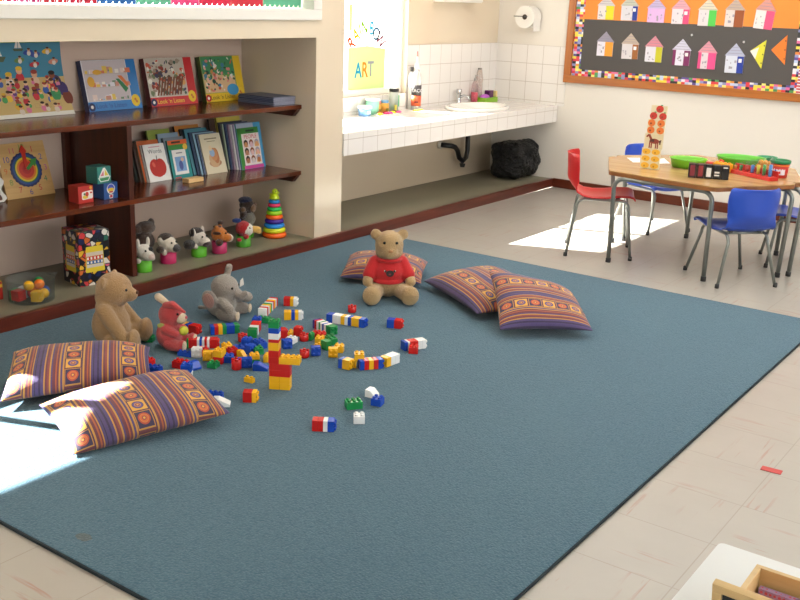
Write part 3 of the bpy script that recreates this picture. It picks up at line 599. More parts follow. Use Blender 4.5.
# five upright dominoes
dn = [('dark crimson domino block, leftmost of the row on the front table', '#7c2230', '#2a1418'), ('dark crimson domino block, second from the left in the row', '#86262c', '#2a1418'), ('black domino block with a white face panel', '#d9d6d0', '#17171a'), ('black domino block with two white bars', '#d9d6d0', '#17171a'), ('black domino block with a white top stripe, rightmost of the row', '#d9d6d0', '#17171a')]
q0, q1 = on_table(687.5, 177.5), on_table(728.5, 180.5); ang = math.atan2(q1.y-q0.y, q1.x-q0.x); step = (q1-q0)/5
for i, (lab, fc, bc) in enumerate(dn):
    w = step.length*.94; b = MB(FY).mat(mat(bc, .35, name='dark_domino_plastic')); b.box((0, .042, -.03), (w, .082, .058), None, .003); b.mat(mat(fc, .45, name='domino_face'))
    if i < 2: b.rect(-w*.3, .012, w*.3, .076, .0004)
    elif i == 2: b.rect(-w*.3, .012, w*.3, .066, .0004)
    elif i == 3: b.rect(-w*.32, .036, w*.32, .046, .0004); b.rect(-w*.32, .020, w*.32, .028, .0004)
    else: b.rect(-w*.3, .068, w*.3, .076, .0004)
    o = b.build('domino_block', None, q0+step*(i+.5), (0, 0, ang)); tag(o, lab, 'domino', 'dominoes standing in a row')
# red peg rack with clear tubes of growing height
q0, q1 = on_table(732, 172), on_table(772, 181); ang = math.atan2(q1.y-q0.y, q1.x-q0.x); L = (q1-q0).length
t = thing('tube_rack', 'red sloping rack of clear tubes holding coloured rods on the table', 'rack', (q0+q1)/2, ang)
b = MB().mat(pl('#c8302a')); b.box((0, 0, .011), (L*1.06, .075, .022), None, .002); b.box((0, .034, .03), (L*1.06, .008, .05)); b.build('rack_base', t)
for i, c in enumerate(['#e08a3a', '#3a8a4a', '#c83a30', '#3a78c8', '#d8c83a', '#3a9a48', '#4a8ad0']):
    h = .035+.011*i; x = -L/2+L*(i+.5)/7; m = MB().mat(CLEAR); m.lathe([(.013+.0009*i, .022), (.013+.0009*i, .022+h*1.2)], 12, T(x, 0, 0), cap=False); o = m.build('tube', t)
    m = MB().mat(pl(c)); m.lathe([(.010, .0225), (.010, .022+h*.7), (0, .022+h*.7)], 10, T(x, 0, 0)); m.build('rod', o)
a = on_table(738, 170); b = MB().mat(pl('#4a3aa0')); b.box((0, 0, .04), (.13, .02, .03), None, .002)
for i in range(6): b.box((-.055+.022*i, 0, .013), (.010, .018, .026))
o = b.build('purple_comb', None, a+Vector((0, .05, 0)), (0, 0, -.12)); tag(o, 'blue purple toothed plastic piece behind the tube rack', 'block')
a = on_table(761, 174)
b = MB().mat(pl('#e8a030'))
for i in range(4): b.ell((-.045+.03*i, (i % 2)*.012, .028), (.02, .02, .028), sub=2)
for i in range(3): b.ell((-.03+.03*i, 0, .06), (.018, .018, .02), sub=2)
o = b.build('orange_chain', None, a+Vector((0, .07, 0)), (0, 0, -.12)); tag(o, 'chain of orange yellow plastic links beside the red bucket', 'chain')
a = on_table(776, 178); t = thing('toy_bucket', 'red plastic bucket with a dark green rim and picture label', 'bucket', a+Vector((.0, .05, 0))); t.scale = (.84,)*3
b = MB().mat(pl('#c8342a')); b.lathe([(.0, 0), (.058, 0), (.066, .10), (.064, .10), (.056, .006), (0, .006)], 28); b.build('body', t)
b = MB().mat(pl('#1f7a48')); b.lathe([(.066, .1002), (.073, .104), (.074, .122), (.068, .126), (.062, .122), (.0645, .1004)], 28); b.build('rim', t)
b = MB().mat(pl('#e87a2a')); b.lathe([(.0665, .084), (.069, .086), (.069, .092), (.0668, .094)], 28, cap=False); b.build('band', t)
b = MB().mat(pr('#d9d2dc'))
for k in range(5): b.box((.0615, 0, .045), (.002, .02, .045), RZ(R(-118+18*k)))
b.mat(pr('#3a58a8')); b.box((.063, 0, .05), (.002, .012, .018), RZ(R(-100))); b.mat(pr('#c8342a')); b.box((.063, 0, .04), (.002, .012, .018), RZ(R(-72))); b.build('picture_label', t)

# ================================================================== WHITE TABLE AT THE LOWER RIGHT
WZ = .55; c0 = onz(720, 542, WZ)
t = thing('white_table', 'low white table whose corner shows at the lower right', 'table', (c0.x+.55, c0.y-.45, 0))
b = MB().mat(mat('#cfd1d2', .35, name='white_laminate')); b.prism(rounded([(-.55, -.45), (.55, -.45), (.55, .45), (-.55, .45)], .012), WZ-.025, WZ); b.build('tabletop', t)
for sx in (-1, 1):
    for sy in (-1, 1): b = MB().mat(mat('#d8d8d6', .4, name='white_table_leg')); b.box((sx*.5, sy*.4, (WZ-.0252)/2), (.04, .04, WZ-.0252), None, .003); b.build('leg', t)
c = onz(757, 579, WZ); BH = .075
cc = onz(757, 564, WZ+BH); dxy = (onz(800, 578.5, WZ+BH)-cc); aw = math.atan2(dxy.y, dxy.x); fr = (onz(742, 588, WZ+BH)-cc); 
t = thing('pine_box', 'open pine wood box holding orange and patterned paper on the white table', 'box', (cc.x, cc.y, WZ+.0006), aw)
BW, BD = .30, .115
for nm, ce, d in (('side_panel', (BW/2, -.005, BH/2), (BW, .01, BH)), ('side_panel', (BW/2, -BD+.005, BH/2), (BW, .01, BH)), ('side_panel', (.005, -BD/2, BH/2), (.0099, BD-.0202, BH)), ('side_panel', (BW-.005, -BD/2, BH/2), (.0099, BD-.0202, BH)), ('bottom_panel', (BW/2, -BD/2, .004), (BW-.0204, BD-.0204, .0078))):
    b = MB().mat(PINE); b.box(ce, d, None, .001); b.build(nm, t)
M4 = Matrix.Translation(t.location) @ RZ(aw)
b = MB().mat(pr('#e87a28')); b.box((0, 0, .012), (BW-.03, BD-.05, .024), None, .002); o = b.build('orange_card_stack', None, M4 @ Vector((BW/2, -BD/2-.010, .009)), (0, 0, aw)); tag(o, 'orange stack of card inside the pine box', 'card stack')
tt = NT('pink_dotted_paper'); v = tt.coord(); w = tt.n('TexVoronoi', {'Vector': v, 'Scale': 130.0, 'Randomness': .2}); tt.base(tt.mix(tt.math('LESS_THAN', w.outputs[0], .35), '#a88ab0', '#c8505c')); tt.p(rough=.7)
b = MB().mat(tt.m); b.box((0, 0, .02), (BW-.03, .012, .034)); o = b.build('patterned_paper', None, M4 @ Vector((BW/2, -.022, .009)), (0, 0, aw)); tag(o, 'pink and lilac dotted paper strip along the inside of the pine box', 'paper')
# small framed slate leaning against the box
s0 = onz(714, 581, WZ+.152); t = thing('framed_slate', 'small blackboard in a pale wooden frame standing at the front of the pine box', 'slate', (s0.x, s0.y, WZ+.0006), aw-.03)
SW, SH = .30, .155; L = T(0, 0, .152) @ RX(R(102))
b = MB(L).mat(PINE)
for ce, d in (((SW/2, -.0075, 0), (SW, .015, .014)), ((SW/2, -SH+.0075, 0), (SW, .015, .014)), ((.0075, -SH/2, 0), (.015, SH-.0302, .0139)), ((SW-.0075, -SH/2, 0), (.015, SH-.0302, .0139))): b.box(ce, d, None, .001)
b.build('frame', t)
b = MB(L).mat(mat('#1d2024', .7, name='slate_black')); b.box((SW/2, -SH/2, -.001), (SW-.0304, SH-.0304, .006)); b.build('slate', t)

# ================================================================== TOP SHELF
S1, S2, S0 = .8956, .4876, .0706
def lean(x_bottom, y_left, z, top_back, h):
    """face frame whose bottom left front edge stands at the point, leaning back to the wall"""
    a = math.asin(min(.9, top_back/h)); return T(x_bottom, y_left, z) @ FX @ RX(-a)
def blob_person(b, x, y, s, skin, hair, shirt, w=.0006):
    s *= 1.1
    b.mat(pr(shirt)); b.disc(x, y-.012*s, .011*s, w, .012*s, 10); b.mat(pr(skin)); b.disc(x, y+.004*s, .008*s, w+.0002, None, 10); b.mat(pr(hair)); b.disc(x, y+.009*s, .0085*s, w+.0004, .005*s, 10)
# large beach picture: a curved card standing against the wall
PH, PW = .385, .74; y_l = 2.93-.30
b = MB(); N = 14
def pc(u, v):   # u along Y, v up the card; the foot curls forward
    return Vector((-4.632+.098*(1-v)**2.6, y_l+.002+u*(PW-.0)-.09*0, S1+.001+PH*v*.985))
SEA, SAND = '#3b86a4', '#c9ab70'
random.seed(3)
b.mat(pr('#e4dfd4', .6)); b.grid(lambda u, v: pc(u, v)+Vector((-.0015, 0, 0)), 6, N)
lines = [(0, .05, '#e4dfd4'), (.05, .50, SAND), (.50, .955, SEA), (.955, 1.0, '#5f8a3c')]
for v0, v1, c in lines: b.mat(pr(c, .45)); b.grid(lambda u, v: pc(u, v0+(v1-v0)*v), 6, max(2, int(N*(v1-v0))))
def on_card(u, v, s=1.0):  # local frame stuck on the card at that place
    p = pc(u, v); q = pc(u, min(1, v+.02)); up = (q-p).normalized(); w = Vector((0, 1, 0)).cross(up); return Matrix(((0, up.x, w.x, p.x+w.x*.0012), (1, up.y, w.y, p.y), (0, up.z, w.z, p.z+w.z*.0012), (0, 0, 0, 1)))
for u, v, k in ((.475, .78, 2.1), (.425, .60, 2.0), (.66, .88, 1.0)):
    b.M = on_card(u, v); b.mat(pr('#4f5f45')); b.poly([(-.032*k, 0), (.03*k, 0), (.022*k, -.012*k), (-.024*k, -.012*k)], .0004); b.mat(pr('#ece8e2')); b.poly([(-.022*k, .003), (-.003*k, .003), (-.003*k, .06*k)], .0004); b.poly([(.0, .003), (.02*k, .003), (.0, .052*k)], .0004)
for u, v, c in ((.735, .83, '#2b4aa0'), (.79, .80, '#3a50a0'), (.885, .84, '#e0b030'), (.66, .73, '#6a8a4a'), (.775, .67, '#c0323c'), (.93, .70, '#d88a70')):
    b.M = on_card(u, v); b.mat(pr(c)); b.disc(0, 0, .03, .0004, .013, 14, None, .15); blob_person(b, .004, .008, .95, '#d9a27c', '#4a2a1c', '#e4d8cc', .0006)
for u, v, hr, sh in ((.45, .52, '#a03a2a', '#4a9a58'), (.56, .50, '#e0b830', '#e4d8cc'), (.645, .57, '#e0b830', '#c8323c'), (.76, .52, '#a03a2a', '#e0c0a0'), (.90, .50, '#241a18', '#3a5aa8')):
    b.M = on_card(u, v); blob_person(b, 0, 0, 2.1, '#8a4a30' if hr == '#241a18' else '#e2ac88', hr, sh)
for i in range(46):
    u, v = .42+.54*random.random(), .08+.40*random.random(); b.M = on_card(u, v); blob_person(b, 0, 0, .8+.8*random.random(), random.choice(['#d9a27c', '#8a5234', '#e6b895']), random.choice(['#d8a838', '#4a2a1c', '#a03a2a', '#241a18']), random.choice(['#c8323c', '#3a5aa8', '#4a9a58', '#d8c8b8', '#6a3a7a', '#d87a9a', '#e8c040']))
for u, v, c in ((.93, .42, '#3a2a5a'), (.97, .33, '#43306a'), (.90, .28, '#3f8f5a'), (.99, .22, '#7a3a2a')): b.M = on_card(u, v); b.mat(pr(c)); b.disc(0, 0, .03, .0003, .04, 14)
b.M = on_card(.60, .30); b.mat(pr('#9a8ea0')); b.disc(0, 0, .04, .0003, .026); b.rect(-.034, -.055, -.022, -.01, .0003); b.rect(.02, -.055, .032, -.01, .0003); b.disc(.045, .015, .016, .0004)
b.M = on_card(.62, .14); b.mat(pr('#d8a83a')); b.disc(-.03, 0, .026, .0003, .022)
for i in range(5): b.M = on_card(.72+.045*i, .13+.03*(i % 2)); b.mat(pr('#b89a68')); b.rect(-.014, -.01, .014, .014, .0003); b.mat(pr(SAND)); b.rect(-.012, -.008, .012, .012, .0005)
b.M = Matrix(); o = b.build('beach_picture'); tag(o, 'large curved picture card of people on a beach with blue sea and sailboats', 'picture card')
# three leaning game boxes
def game_box(y0, y1, top, label, main, side, band, txt, txtc, art, xb=-4.548):
    w = y1-y0; h = .275; t = thing('game_box', label, 'game box', (xb, y0, S1), group='game boxes leaning on the top shelf')
    Lm = FX @ RX(-math.asin(.062/h)); b = MB(Lm).mat(pr(side, .35)); b.box((w/2, h/2, -.0195), (w, h, .038), None, .001); b.build('box_body', t)
    b = MB(Lm).mat(pr(main, .3)); b.rect(0.001, .001, w-.001, h-.001, .0004); b.mat(pr(band, .3)); b.rect(w*.82, h*.02, w-.001, h-.001, .0008); b.rect(.001, .001, w-.001, h*.19, .0009)
    art(b, w, h); b.mat(pr(txtc)); b.text(txt, w*.42, h*.095, .036, .0016, None, 0, 1.0)
    b.mat(pr('#e8c430')); b.disc(w*.89, h*.17, .030, .0018, .034); b.mat(pr('#c8763a')); b.disc(w*.885, h*.19, .008, .0022); b.disc(w*.905, h*.145, .008, .0022)
    b.mat(pr('#1f2c5a' if main != '#8a9a4a' else '#b8282c')); b.disc(w*.06, h*.09, .022, .0018); b.mat(pr('#e8e4e0')); b.text('go', w*.06, h*.09, .022, .0022) if False else b.disc(w*.06, h*.09, .009, .0022)
    b.build('cover', t); return t
def art_rooms(b, w, h):
    random.seed(11); cs = ['#e0c9c0', '#d9d4dc', '#c98a7a', '#e2c05a', '#8fb4cc', '#d77a5a', '#6a8a6a', '#e8e0d8', '#b9a4b4']
    b.mat(pr('#c6babe')); b.rect(.006, h*.20, w*.81, h*.985, .0012)
    for r_ in range(3):
        b.mat(pr('#b8a89c')); b.rect(.006, h*(.20+.26*r_), w*.81, h*(.207+.26*r_), .0015)
        for q in range(20):
            x = .012+w*.76*random.random(); y = h*(.215+.26*r_); s = .010+.026*random.random(); b.mat(pr(random.choice(cs))); b.rect(x, y, x+s, y+s*(.4+random.random()), .0014+.00004*q)
    b.mat(pr('#2f7a4a')); b.poly([(w*.58, h*.62), (w*.64, h*.62), (w*.79, h*.42), (w*.73, h*.34)], .0022); b.mat(pr('#d8763a')); b.poly([(w*.62, h*.68), (w*.70, h*.68), (w*.80, h*.52), (w*.78, h*.44)], .0021); b.mat(pr('#e0a83a')); b.disc(w*.12, h*.58, .024, .0022, .028); b.disc(w*.26, h*.76, .03, .0022, .014)
def art_market(b, w, h):
    random.seed(5); b.mat(pr('#c0b5a8')); b.rect(.006, h*.20, w*.81, h*.985, .0012); b.mat(pr('#b86a3a')); b.rect(.006, h*.70, w*.45, h*.725, .0014)
    for q in range(110):
        x = .02+w*.74*random.random(); y = h*(.24+.7*random.random()); b.mat(pr(random.choice(['#8a3a2e', '#5b4a3a', '#6f7a5a', '#c8543a', '#e2ddd4', '#46405a', '#d8a060', '#9a8a7a', '#3f5a4a']))); b.disc(x, y, .004+.012*random.random(), .0014+.00001*q, .004+.014*random.random(), 9, None, random.random()*3)
    for q in range(9): x = w*(.15+.06*q); b.mat(pr('#7a4a34')); b.poly([(x, h*.22), (x+.012, h*.22), (x+.05, h*.6), (x+.036, h*.6)], .003)
def art_farm(b, w, h):
    random.seed(9); b.mat(pr('#3f8a5a')); b.rect(.006, h*.20, w*.81, h*.985, .0012); b.mat(pr('#d9b48a')); b.poly([(.006, h*.2), (w*.8, h*.2), (w*.8, h*.55), (.006, h*.62)], .0013)
    for q in range(90):
        x = .02+w*.74*random.random(); y = h*(.24+.7*random.random()); b.mat(pr(random.choice(['#2f6a4a', '#d87a7a', '#1f4a3a', '#e2b09a', '#c85a3a', '#e8e0d8', '#3a7aa0', '#c98a4a', '#6a9a4a']))); b.disc(x, y, .005+.011*random.random(), .0014+.00001*q, .004+.013*random.random(), 9, None, random.random()*3)
    b.mat(pr('#3f92c4')); b.disc(w*.70, h*.25, .05, .003, .035)
TXT = 'Look \u2018n Listen'
game_box(3.474, 3.838, 1.16, 'game box with a bright blue border and rooms picture, left of the red one', '#dfe0e4', '#1d2f5e', '#1f74b8', TXT, '#1a3f86', art_rooms)
game_box(3.905, 4.262, 1.16, 'game box with a red border and yellow lettering, between the blue and yellow ones', '#d4c9bc', '#5a1f22', '#c8262e', TXT, '#f0d040', art_market)
game_box(4.332, 4.668, 1.16, 'game box with a yellow border and green farm picture at the right', '#8a9a4a', '#3a4a1e', '#e0b92c', TXT, '#4a2a1c', art_farm)
# pile of thin magazines
mz = ['#5a6a86', '#3f5274', '#7a86a0', '#33476a', '#4b5f7e', '#2f4468', '#5d6f8e', '#3b4e70', '#6a7a94', '#2c3f62']
PAGES = mat('#c2bcc8', .7, var=.08, vscale=60, name='paper_pages')
base = Vector((-4.340, 4.634, S1))
for i, c in enumerate(mz):
    w, d, h = .30, .192, .0046; b = MB().mat(pr(c, .35)); zz = 0; b.box((0, 0, .0004), (w, d, .0008)); b.box((0, 0, h-.0005), (w, d, .0008)); b.box((0, -d/2+.0007, h/2), (w, .0014, h-.0017)); b.mat(PAGES); b.box((0, .001, h/2), (w-.004, d-.005, h-.0018))
    o = b.build('magazine', None, base+Vector((random.uniform(-.005, .005), random.uniform(-.004, .004), i*.0048+.0002)), (0, 0, random.uniform(-.03, .03)-.02))
    tag(o, ('thin magazine, topmost of the flat pile at the right end of the top shelf' if i == 9 else 'thin magazine, lowest of the flat pile at the right end of the top shelf' if i == 0 else 'thin blue-grey magazine inside the flat pile on the top shelf'), 'magazine', 'flat pile of magazines on the top shelf')

# ================================================================== MIDDLE SHELF
# wooden clock
CW = .285; t = thing('teaching_clock', 'square wooden teaching clock with coloured numbers and rainbow rings', 'toy clock', (-4.548, 2.944, S2)); Lm = FX @ RX(-math.asin(.085/CW))
b = MB(Lm).mat(m_wood('pale_clock_board', '#c99a5c', '#dcb274', .5, 1)); b.box((CW/2, CW/2, -.007), (CW, CW, .014), None, .002); b.build('board', t)
cx, cy = CW*.51, CW*.50
b = MB(Lm).mat(pl('#2a2e5e')); n = 24; b.prism([(cx+(.088+.004*(k % 2))*math.cos(2*math.pi*k/48), cy+(.088+.004*(k % 2))*math.sin(2*math.pi*k/48)) for k in range(48)], .0002, .004); b.build('scalloped_ring', t)
for r_, c in ((.080, '#2a4a8a'), (.070, '#2f6a4e'), (.064, '#e0c22e'), (.055, '#e07a2a'), (.044, '#cc3a2a'), (.024, '#b82a2a')):
    b = MB(Lm).mat(pl(c)); b.prism([(cx+r_*math.cos(2*math.pi*k/36), cy+r_*math.sin(2*math.pi*k/36)) for k in range(36)], .0041, .0041+.0012*(1.1-r_/.1)+.001); b.build('colour_ring', t)
b = MB(Lm).mat(pl('#cc3322')); b.prism([(cx-.008, cy), (cx+.008, cy), (cx+.012, cy+.085), (cx+.022, cy+.092), (cx+.002, cy+.128), (cx-.02, cy+.094), (cx-.010, cy+.086)], .007, .011); b.build('minute_hand', t)
b = MB(Lm).mat(pl('#3f8a3a')); a_ = math.radians(38); L2 = T(cx, cy, 0) @ RZ(a_); b.prism([(0, -.008), (.045, -.009), (.045, -.022), (.085, 0), (.045, .022), (.045, .009), (0, .008)], .0112, .015, L2); b.build('hour_hand', t)
nc = ['#c8323c', '#3a5aa8', '#c05a9a', '#4a8a5a', '#c83a3a', '#2a4a9a', '#c83a3a', '#7a9a4a', '#d8703a', '#2a4a9a', '#c85a6a', '#6a9a3a']
for k in range(12): b = MB(Lm); a_ = math.pi/2-2*math.pi*(k+1)/12; b.mat(pr(nc[k])); b.text(str(k+1), cx+.117*math.cos(a_), cy+.117*math.sin(a_), .042, .0008); b.build('numeral', t)
# wavy edged board at the left edge of the view
b = MB(T(-4.53, 2.74, S2) @ FX @ RX(-.22)).mat(pr('#e6e0d8')); 
pts = [(-.10, 0), (.165, 0)] + [(.175+.012*math.sin(k*1.15), .0+.235*k/16) for k in range(1, 17)] + [(-.10, .235)]
b.prism(pts, 0, .008); b.mat(pr('#6a4030')); b.prism([(-.095, .01), (.155, .01)]+[(.150+.010*math.sin(k*1.15), .0+.225*k/16) for k in range(1, 17)]+[(-.095, .225)], .0081, .0095)
o = b.build('wavy_board'); tag(o, 'brown picture board with a wavy white edge at the left picture edge', 'picture board')
# three cubes
def cube(name, label, y0, y1, x, z, ang, col, art):
    s = .088; t = thing(name, label, 'toy cube', (x, (y0+y1)/2, z), ang, 'picture cubes by the wooden divider')
    b = MB().mat(pr(col, .35)); b.box((-s/2, 0, s/2), (s, s, s), None, .003); b.build('cube_body', t)
    b = MB(FX @ T(0, s/2, .0006)); art(b); b.build('front_picture', t); return t
def a_red(b): b.mat(pr('#e0a83a')); b.disc(.03, .033, .008, 0); b.mat(pr('#e8e2dc')); b.prism(rounded([(-.024, -.026), (.04, -.022), (.04, .022), (-.024, .014)], .008), 0, .0004); b.mat(pr('#e0c24a')); b.disc(-.004, -.012, .017, .0006, .009); b.mat(pr('#c83a2a')); b.disc(.006, .002, .010, .0008, .012); b.rect(.024, .004, .036, .012, .0008); b.mat(pr('#4a7a5a')); b.disc(-.008, .003, .006, .0009)
def a_blue(b): b.mat(pr('#e8e4e0')); b.disc(0, .010, .026, 0, .027); b.poly([(-.014, -.02), (.014, -.02), (.010, -.04), (-.010, -.04)], 0); b.mat(pr('#4a5ac0')); b.disc(0, .014, .021, .0004, .020); b.mat(pr('#e8c040')); b.disc(0, .006, .020, .0006, .010); b.mat(pr('#c83a4a')); b.rect(-.008, -.036, .008, -.022, .0004); b.rect(-.012, -.010, .012, -.002, .0008)
def a_teal(b): b.mat(pr('#e8e4e0')); b.poly([(-.04, -.012), (.04, -.008), (.026, -.032), (-.026, -.034)], 0); b.poly([(-.036, -.01), (.034, -.008), (.006, .038), (-.006, .038)], 0); b.mat(pr('#3f8a5a')); b.poly([(-.033, -.014), (.033, -.011), (.022, -.028), (-.024, -.030)], .0004); b.mat(pr('#e0c24a')); b.poly([(.002, -.004), (.026, -.003), (.004, .03)], .0004); b.mat(pr('#d87a8a')); b.poly([(-.003, -.004), (-.028, -.004), (-.004, .024)], .0004)
cube('picture_cube', 'red picture cube at the lower left beside the wooden divider', 3.132, 3.222, -4.225, S2, -.06, '#b8302a', a_red)
cube('picture_cube', 'blue picture cube with a hot-air balloon at the lower right of the three', 3.289, 3.379, -4.225, S2, .0, '#2f5a9c', a_blue)
cube('picture_cube', 'teal picture cube with a sailing boat stacked on top of the other two', 3.245, 3.333, -4.215, S2+.0885, .03, '#2f7a72', a_teal)
# ---- books
def book(label, y0, w, h, th, xb, ztilt, cover, spine=None, art=None, yaw=0.0, name='book', grp='books on the middle shelf', z=S2):
    t = thing(name, label, 'book', (xb, y0, z), group=grp, rot=(0, 0, yaw)); spine = spine or cover
    Lm = FX @ RX(-ztilt); b = MB(Lm).mat(pr(cover, .4)); zs = math.sin(ztilt)*th
    b.M = T(0, 0, 0) @ Lm @ T(0, 0, 0)
    b.box((w/2, h/2, -.0008), (w, h, .0016)); b.box((w/2, h/2, -th+.0008), (w, h, .0016)); b.mat(pr(spine, .4)); b.box((.0008, h/2, -th/2), (.0016, h, th-.0033))
    if art: art(b, w, h)
    b.build('cover', t); b = MB(Lm).mat(PAGES); b.box((w/2-.0005, h/2-.001, -th/2), (w-.007, h-.006, th-.0034)); b.build('pages', t); return t
def row(labels, y0, xb, w, h, ths, tilt, covers, dh=None, dx=0, yaw=0.0, **k):
    """books leaning one behind another, the first at the front"""
    x = xb; 
    for i, lab in enumerate(labels):
        book(lab, y0+(dh[i][0] if dh else 0), w[i] if isinstance(w, list) else w, h[i] if isinstance(h, list) else h, ths[i], x, tilt, covers[i][0], covers[i][1], covers[i][2] if len(covers[i]) > 2 else None, yaw=yaw, **k)
        x -= (ths[i]+.0012)/math.cos(tilt)
def art_apple(b, w, h):
    b.mat(pr('#eeeae6')); b.rect(.002, .002, w-.002, h-.002, .0003); b.mat(pr('#bf2a22')); cx, cy = w*.5, h*.37; b.disc(cx-.02, cy, .040, .0006, .050); b.disc(cx+.02, cy, .040, .0007, .050); b.disc(cx, cy-.012, .045, .0008, .044); b.mat(pr('#d8604a')); b.disc(cx-.028, cy+.018, .010, .0010, .016, 12, None, .4); b.mat(pr('#3a2a1c')); b.poly([(cx-.003, cy+.036), (cx+.002, cy+.036), (cx+.006, cy+.068), (cx+.001, cy+.068)], .0010)
    b.mat(pr('#5a5a5e')); b.text('Words', w*.5, h*.80, .035, .0006); b.mat(pr('#d88a9a')); b.rect(w*.25, h*.91, w*.75, h*.93, .0006)
def art_green(b, w, h):
    b.mat(pr('#1f8a8a')); b.rect(.001, .001, w-.001, h*.9, .0003); b.mat(pr('#3a8a3a')); b.rect(.002, h*.75, w-.002, h*.88, .0005); b.mat(pr('#e0622a')); b.rect(.002, h*.87, w-.002, h-.002, .0005); b.mat(pr('#e8e6e2')); b.rect(w*.14, h*.10, w*.84, h*.74, .0007); b.mat(pr('#7aa2d0')); b.rect(w*.24, h*.18, w*.76, h*.56, .0009); b.mat(pr('#4a5a9a')); b.disc(w*.5, h*.33, .016, .0011, .028); b.mat(pr('#d8b09a')); b.disc(w*.6, h*.48, .012, .0012); b.mat(pr('#e0b83a')); b.disc(w*.86, h*.80, .018, .0010); b.mat(pr('#3a2a22')); b.rect(w*.2, h*.91, w*.66, h*.96, .0007); b.mat(pr('#8a8a90')); b.rect(w*.34, h*.64, w*.66, h*.67, .0009); b.mat(pr('#c8323c')); b.rect(w*.10, .002, w*.4, h*.04, .0007)
def art_rabbit(b, w, h):
    b.mat(pr('#d9cdb0')); b.rect(.002, .002, w-.002, h-.002, .0003); b.mat(pr('#8a7a60')); b.rect(w*.2, h*.86, w*.8, h*.89, .0005); b.rect(w*.3, h*.80, w*.7, h*.815, .0005)
    for x, y, rx, ry, c in ((.5, .36, .055, .06, '#c8a27a'), (.52, .48, .036, .05, '#c88a5a'), (.44, .52, .026, .03, '#8fa8c8'), (.40, .64, .016, .02, '#e0c8a0'), (.60, .44, .03, .06, '#b8744a'), (.4, .26, .04, .022, '#b88a6a'), (.62, .26, .04, .022, '#a87a5a'), (.5, .2, .04, .014, '#c89a7a')): b.mat(pr(c)); b.disc(w*x, h*y, rx*.8, .0005+.0001*y, ry*.8)
def art_faces(b, w, h):
    b.mat(pr('#4a9ac8')); b.rect(w*.12, .001, w-.001, h-.001, .0003); b.mat(pr('#3f8a3a')); b.rect(.001, .001, w*.16, h*.9, .0005); b.rect(.001, h*.77, w*.88, h*.9, .0005); b.mat(pr('#a8b4c8')); b.rect(.001, h*.9, w*.7, h-.001, .0005); b.mat(pr('#e8dcd8')); b.rect(w*.16, h*.08, w*.88, h*.77, .0007); b.mat(pr('#d04a9a')); b.rect(w*.12, .001, w*.92, h*.075, .0007); b.mat(pr('#c85a68')); b.text('PEOPLE', w*.52, h*.70, .034, .0009, None, 0, 1.0, .01); b.mat(pr('#24402a')); b.rect(w*.36, h*.81, w*.7, h*.85, .0009)
    sk = ['#c88a5a', '#d8b0b8', '#e0a06a', '#b07a5a', '#e2b8b0', '#e8b09a', '#a86a4a', '#d8c8c0', '#b86a3a']
    for k in range(9): x, y = w*(.30+.225*(k % 3)), h*(.54-.175*(k//3)); b.mat(pr(['#d8a8a0', '#c8c0d8', '#e0b060'][k % 3])); b.rect(x-w*.09, y-h*.065, x+w*.09, y+h*.065, .0009); b.mat(pr(['#3a2418', '#a8a0b0', '#8a4a2a'][(k*2) % 3])); b.disc(x, y+.006, .018, .0010, .022, 12); b.mat(pr(sk[k])); b.disc(x, y-.003, .014, .0012, .017, 12)
TI = .30
G1 = 'stack of books leaning behind the apple book'
row(['white book with a large red apple on the cover', 'thin grey-white book directly behind the apple book', 'orange topped book behind the apple book', 'dark brown book third behind the apple book', 'black spined book fourth behind the apple book'],
    3.786, -4.446, [.160, .158, .165, .150, .150], [.215, .212, .235, .225, .232], [.012, .008, .016, .018, .018], .28, [('#eeeae6', '#d8d4d0', art_apple), ('#c8c4c0', '#b8b4b0'), ('#c8622a', '#9a9488'), ('#4a342a', '#3a2a22'), ('#2e3430', '#20242a')], [(0, 0), (-.006, 0), (-.018, 0), (-.034, 0), (-.046, 0)])
row(['teal and green story book with an orange top edge', 'grey-blue book behind the teal and green story book', 'pale blue book rising behind the teal book', 'olive-lime topped book at the back left against the wall', 'dark green book rearmost against the wall left of the tall ones'],
    3.953, -4.436, [.150, .15, .155, .165, .15], [.225, .24, .262, .285, .28], [.012, .02, .018, .016, .012], .24, [('#1f8a8a', '#2a6a4a', art_green), ('#7a8490', '#4a5a64'), ('#8aa0b4', '#5a6a7a'), ('#8a9a3c', '#5a6a34'), ('#3a4a34', '#2a3a2a')], [(0, 0), (-.012, 0), (-.03, 0), (-.085, 0), (-.07, 0)])
row(['cream picture book with a brown rabbit drawing on the cover', 'slate blue thin book directly behind the cream rabbit book', 'light blue book behind the cream rabbit book', 'navy spined book fourth behind the cream rabbit book', 'teal blue topped book behind the cream rabbit book', 'dark grey book sixth behind the cream rabbit book', 'black and orange topped book at the back, left of the tall stack'],
    4.205, -4.420, [.168, .165, .17, .17, .18, .17, .19], [.242, .246, .25, .255, .272, .275, .292], [.010, .010, .012, .014, .016, .014, .016], .30, [('#d9cdb0', '#a89c84', art_rabbit), ('#5a6a84', '#45546c'), ('#8fb0c4', '#5a6e80'), ('#3a4a6a', '#2c3a54'), ('#4f8a9a', '#3a6472'), ('#3c3e44', '#2c2e34'), ('#c07a34', '#24222a')], [(0, 0), (-.012, 0), (-.026, 0), (-.04, 0), (-.06, 0), (-.075, 0), (-.10, 0)])
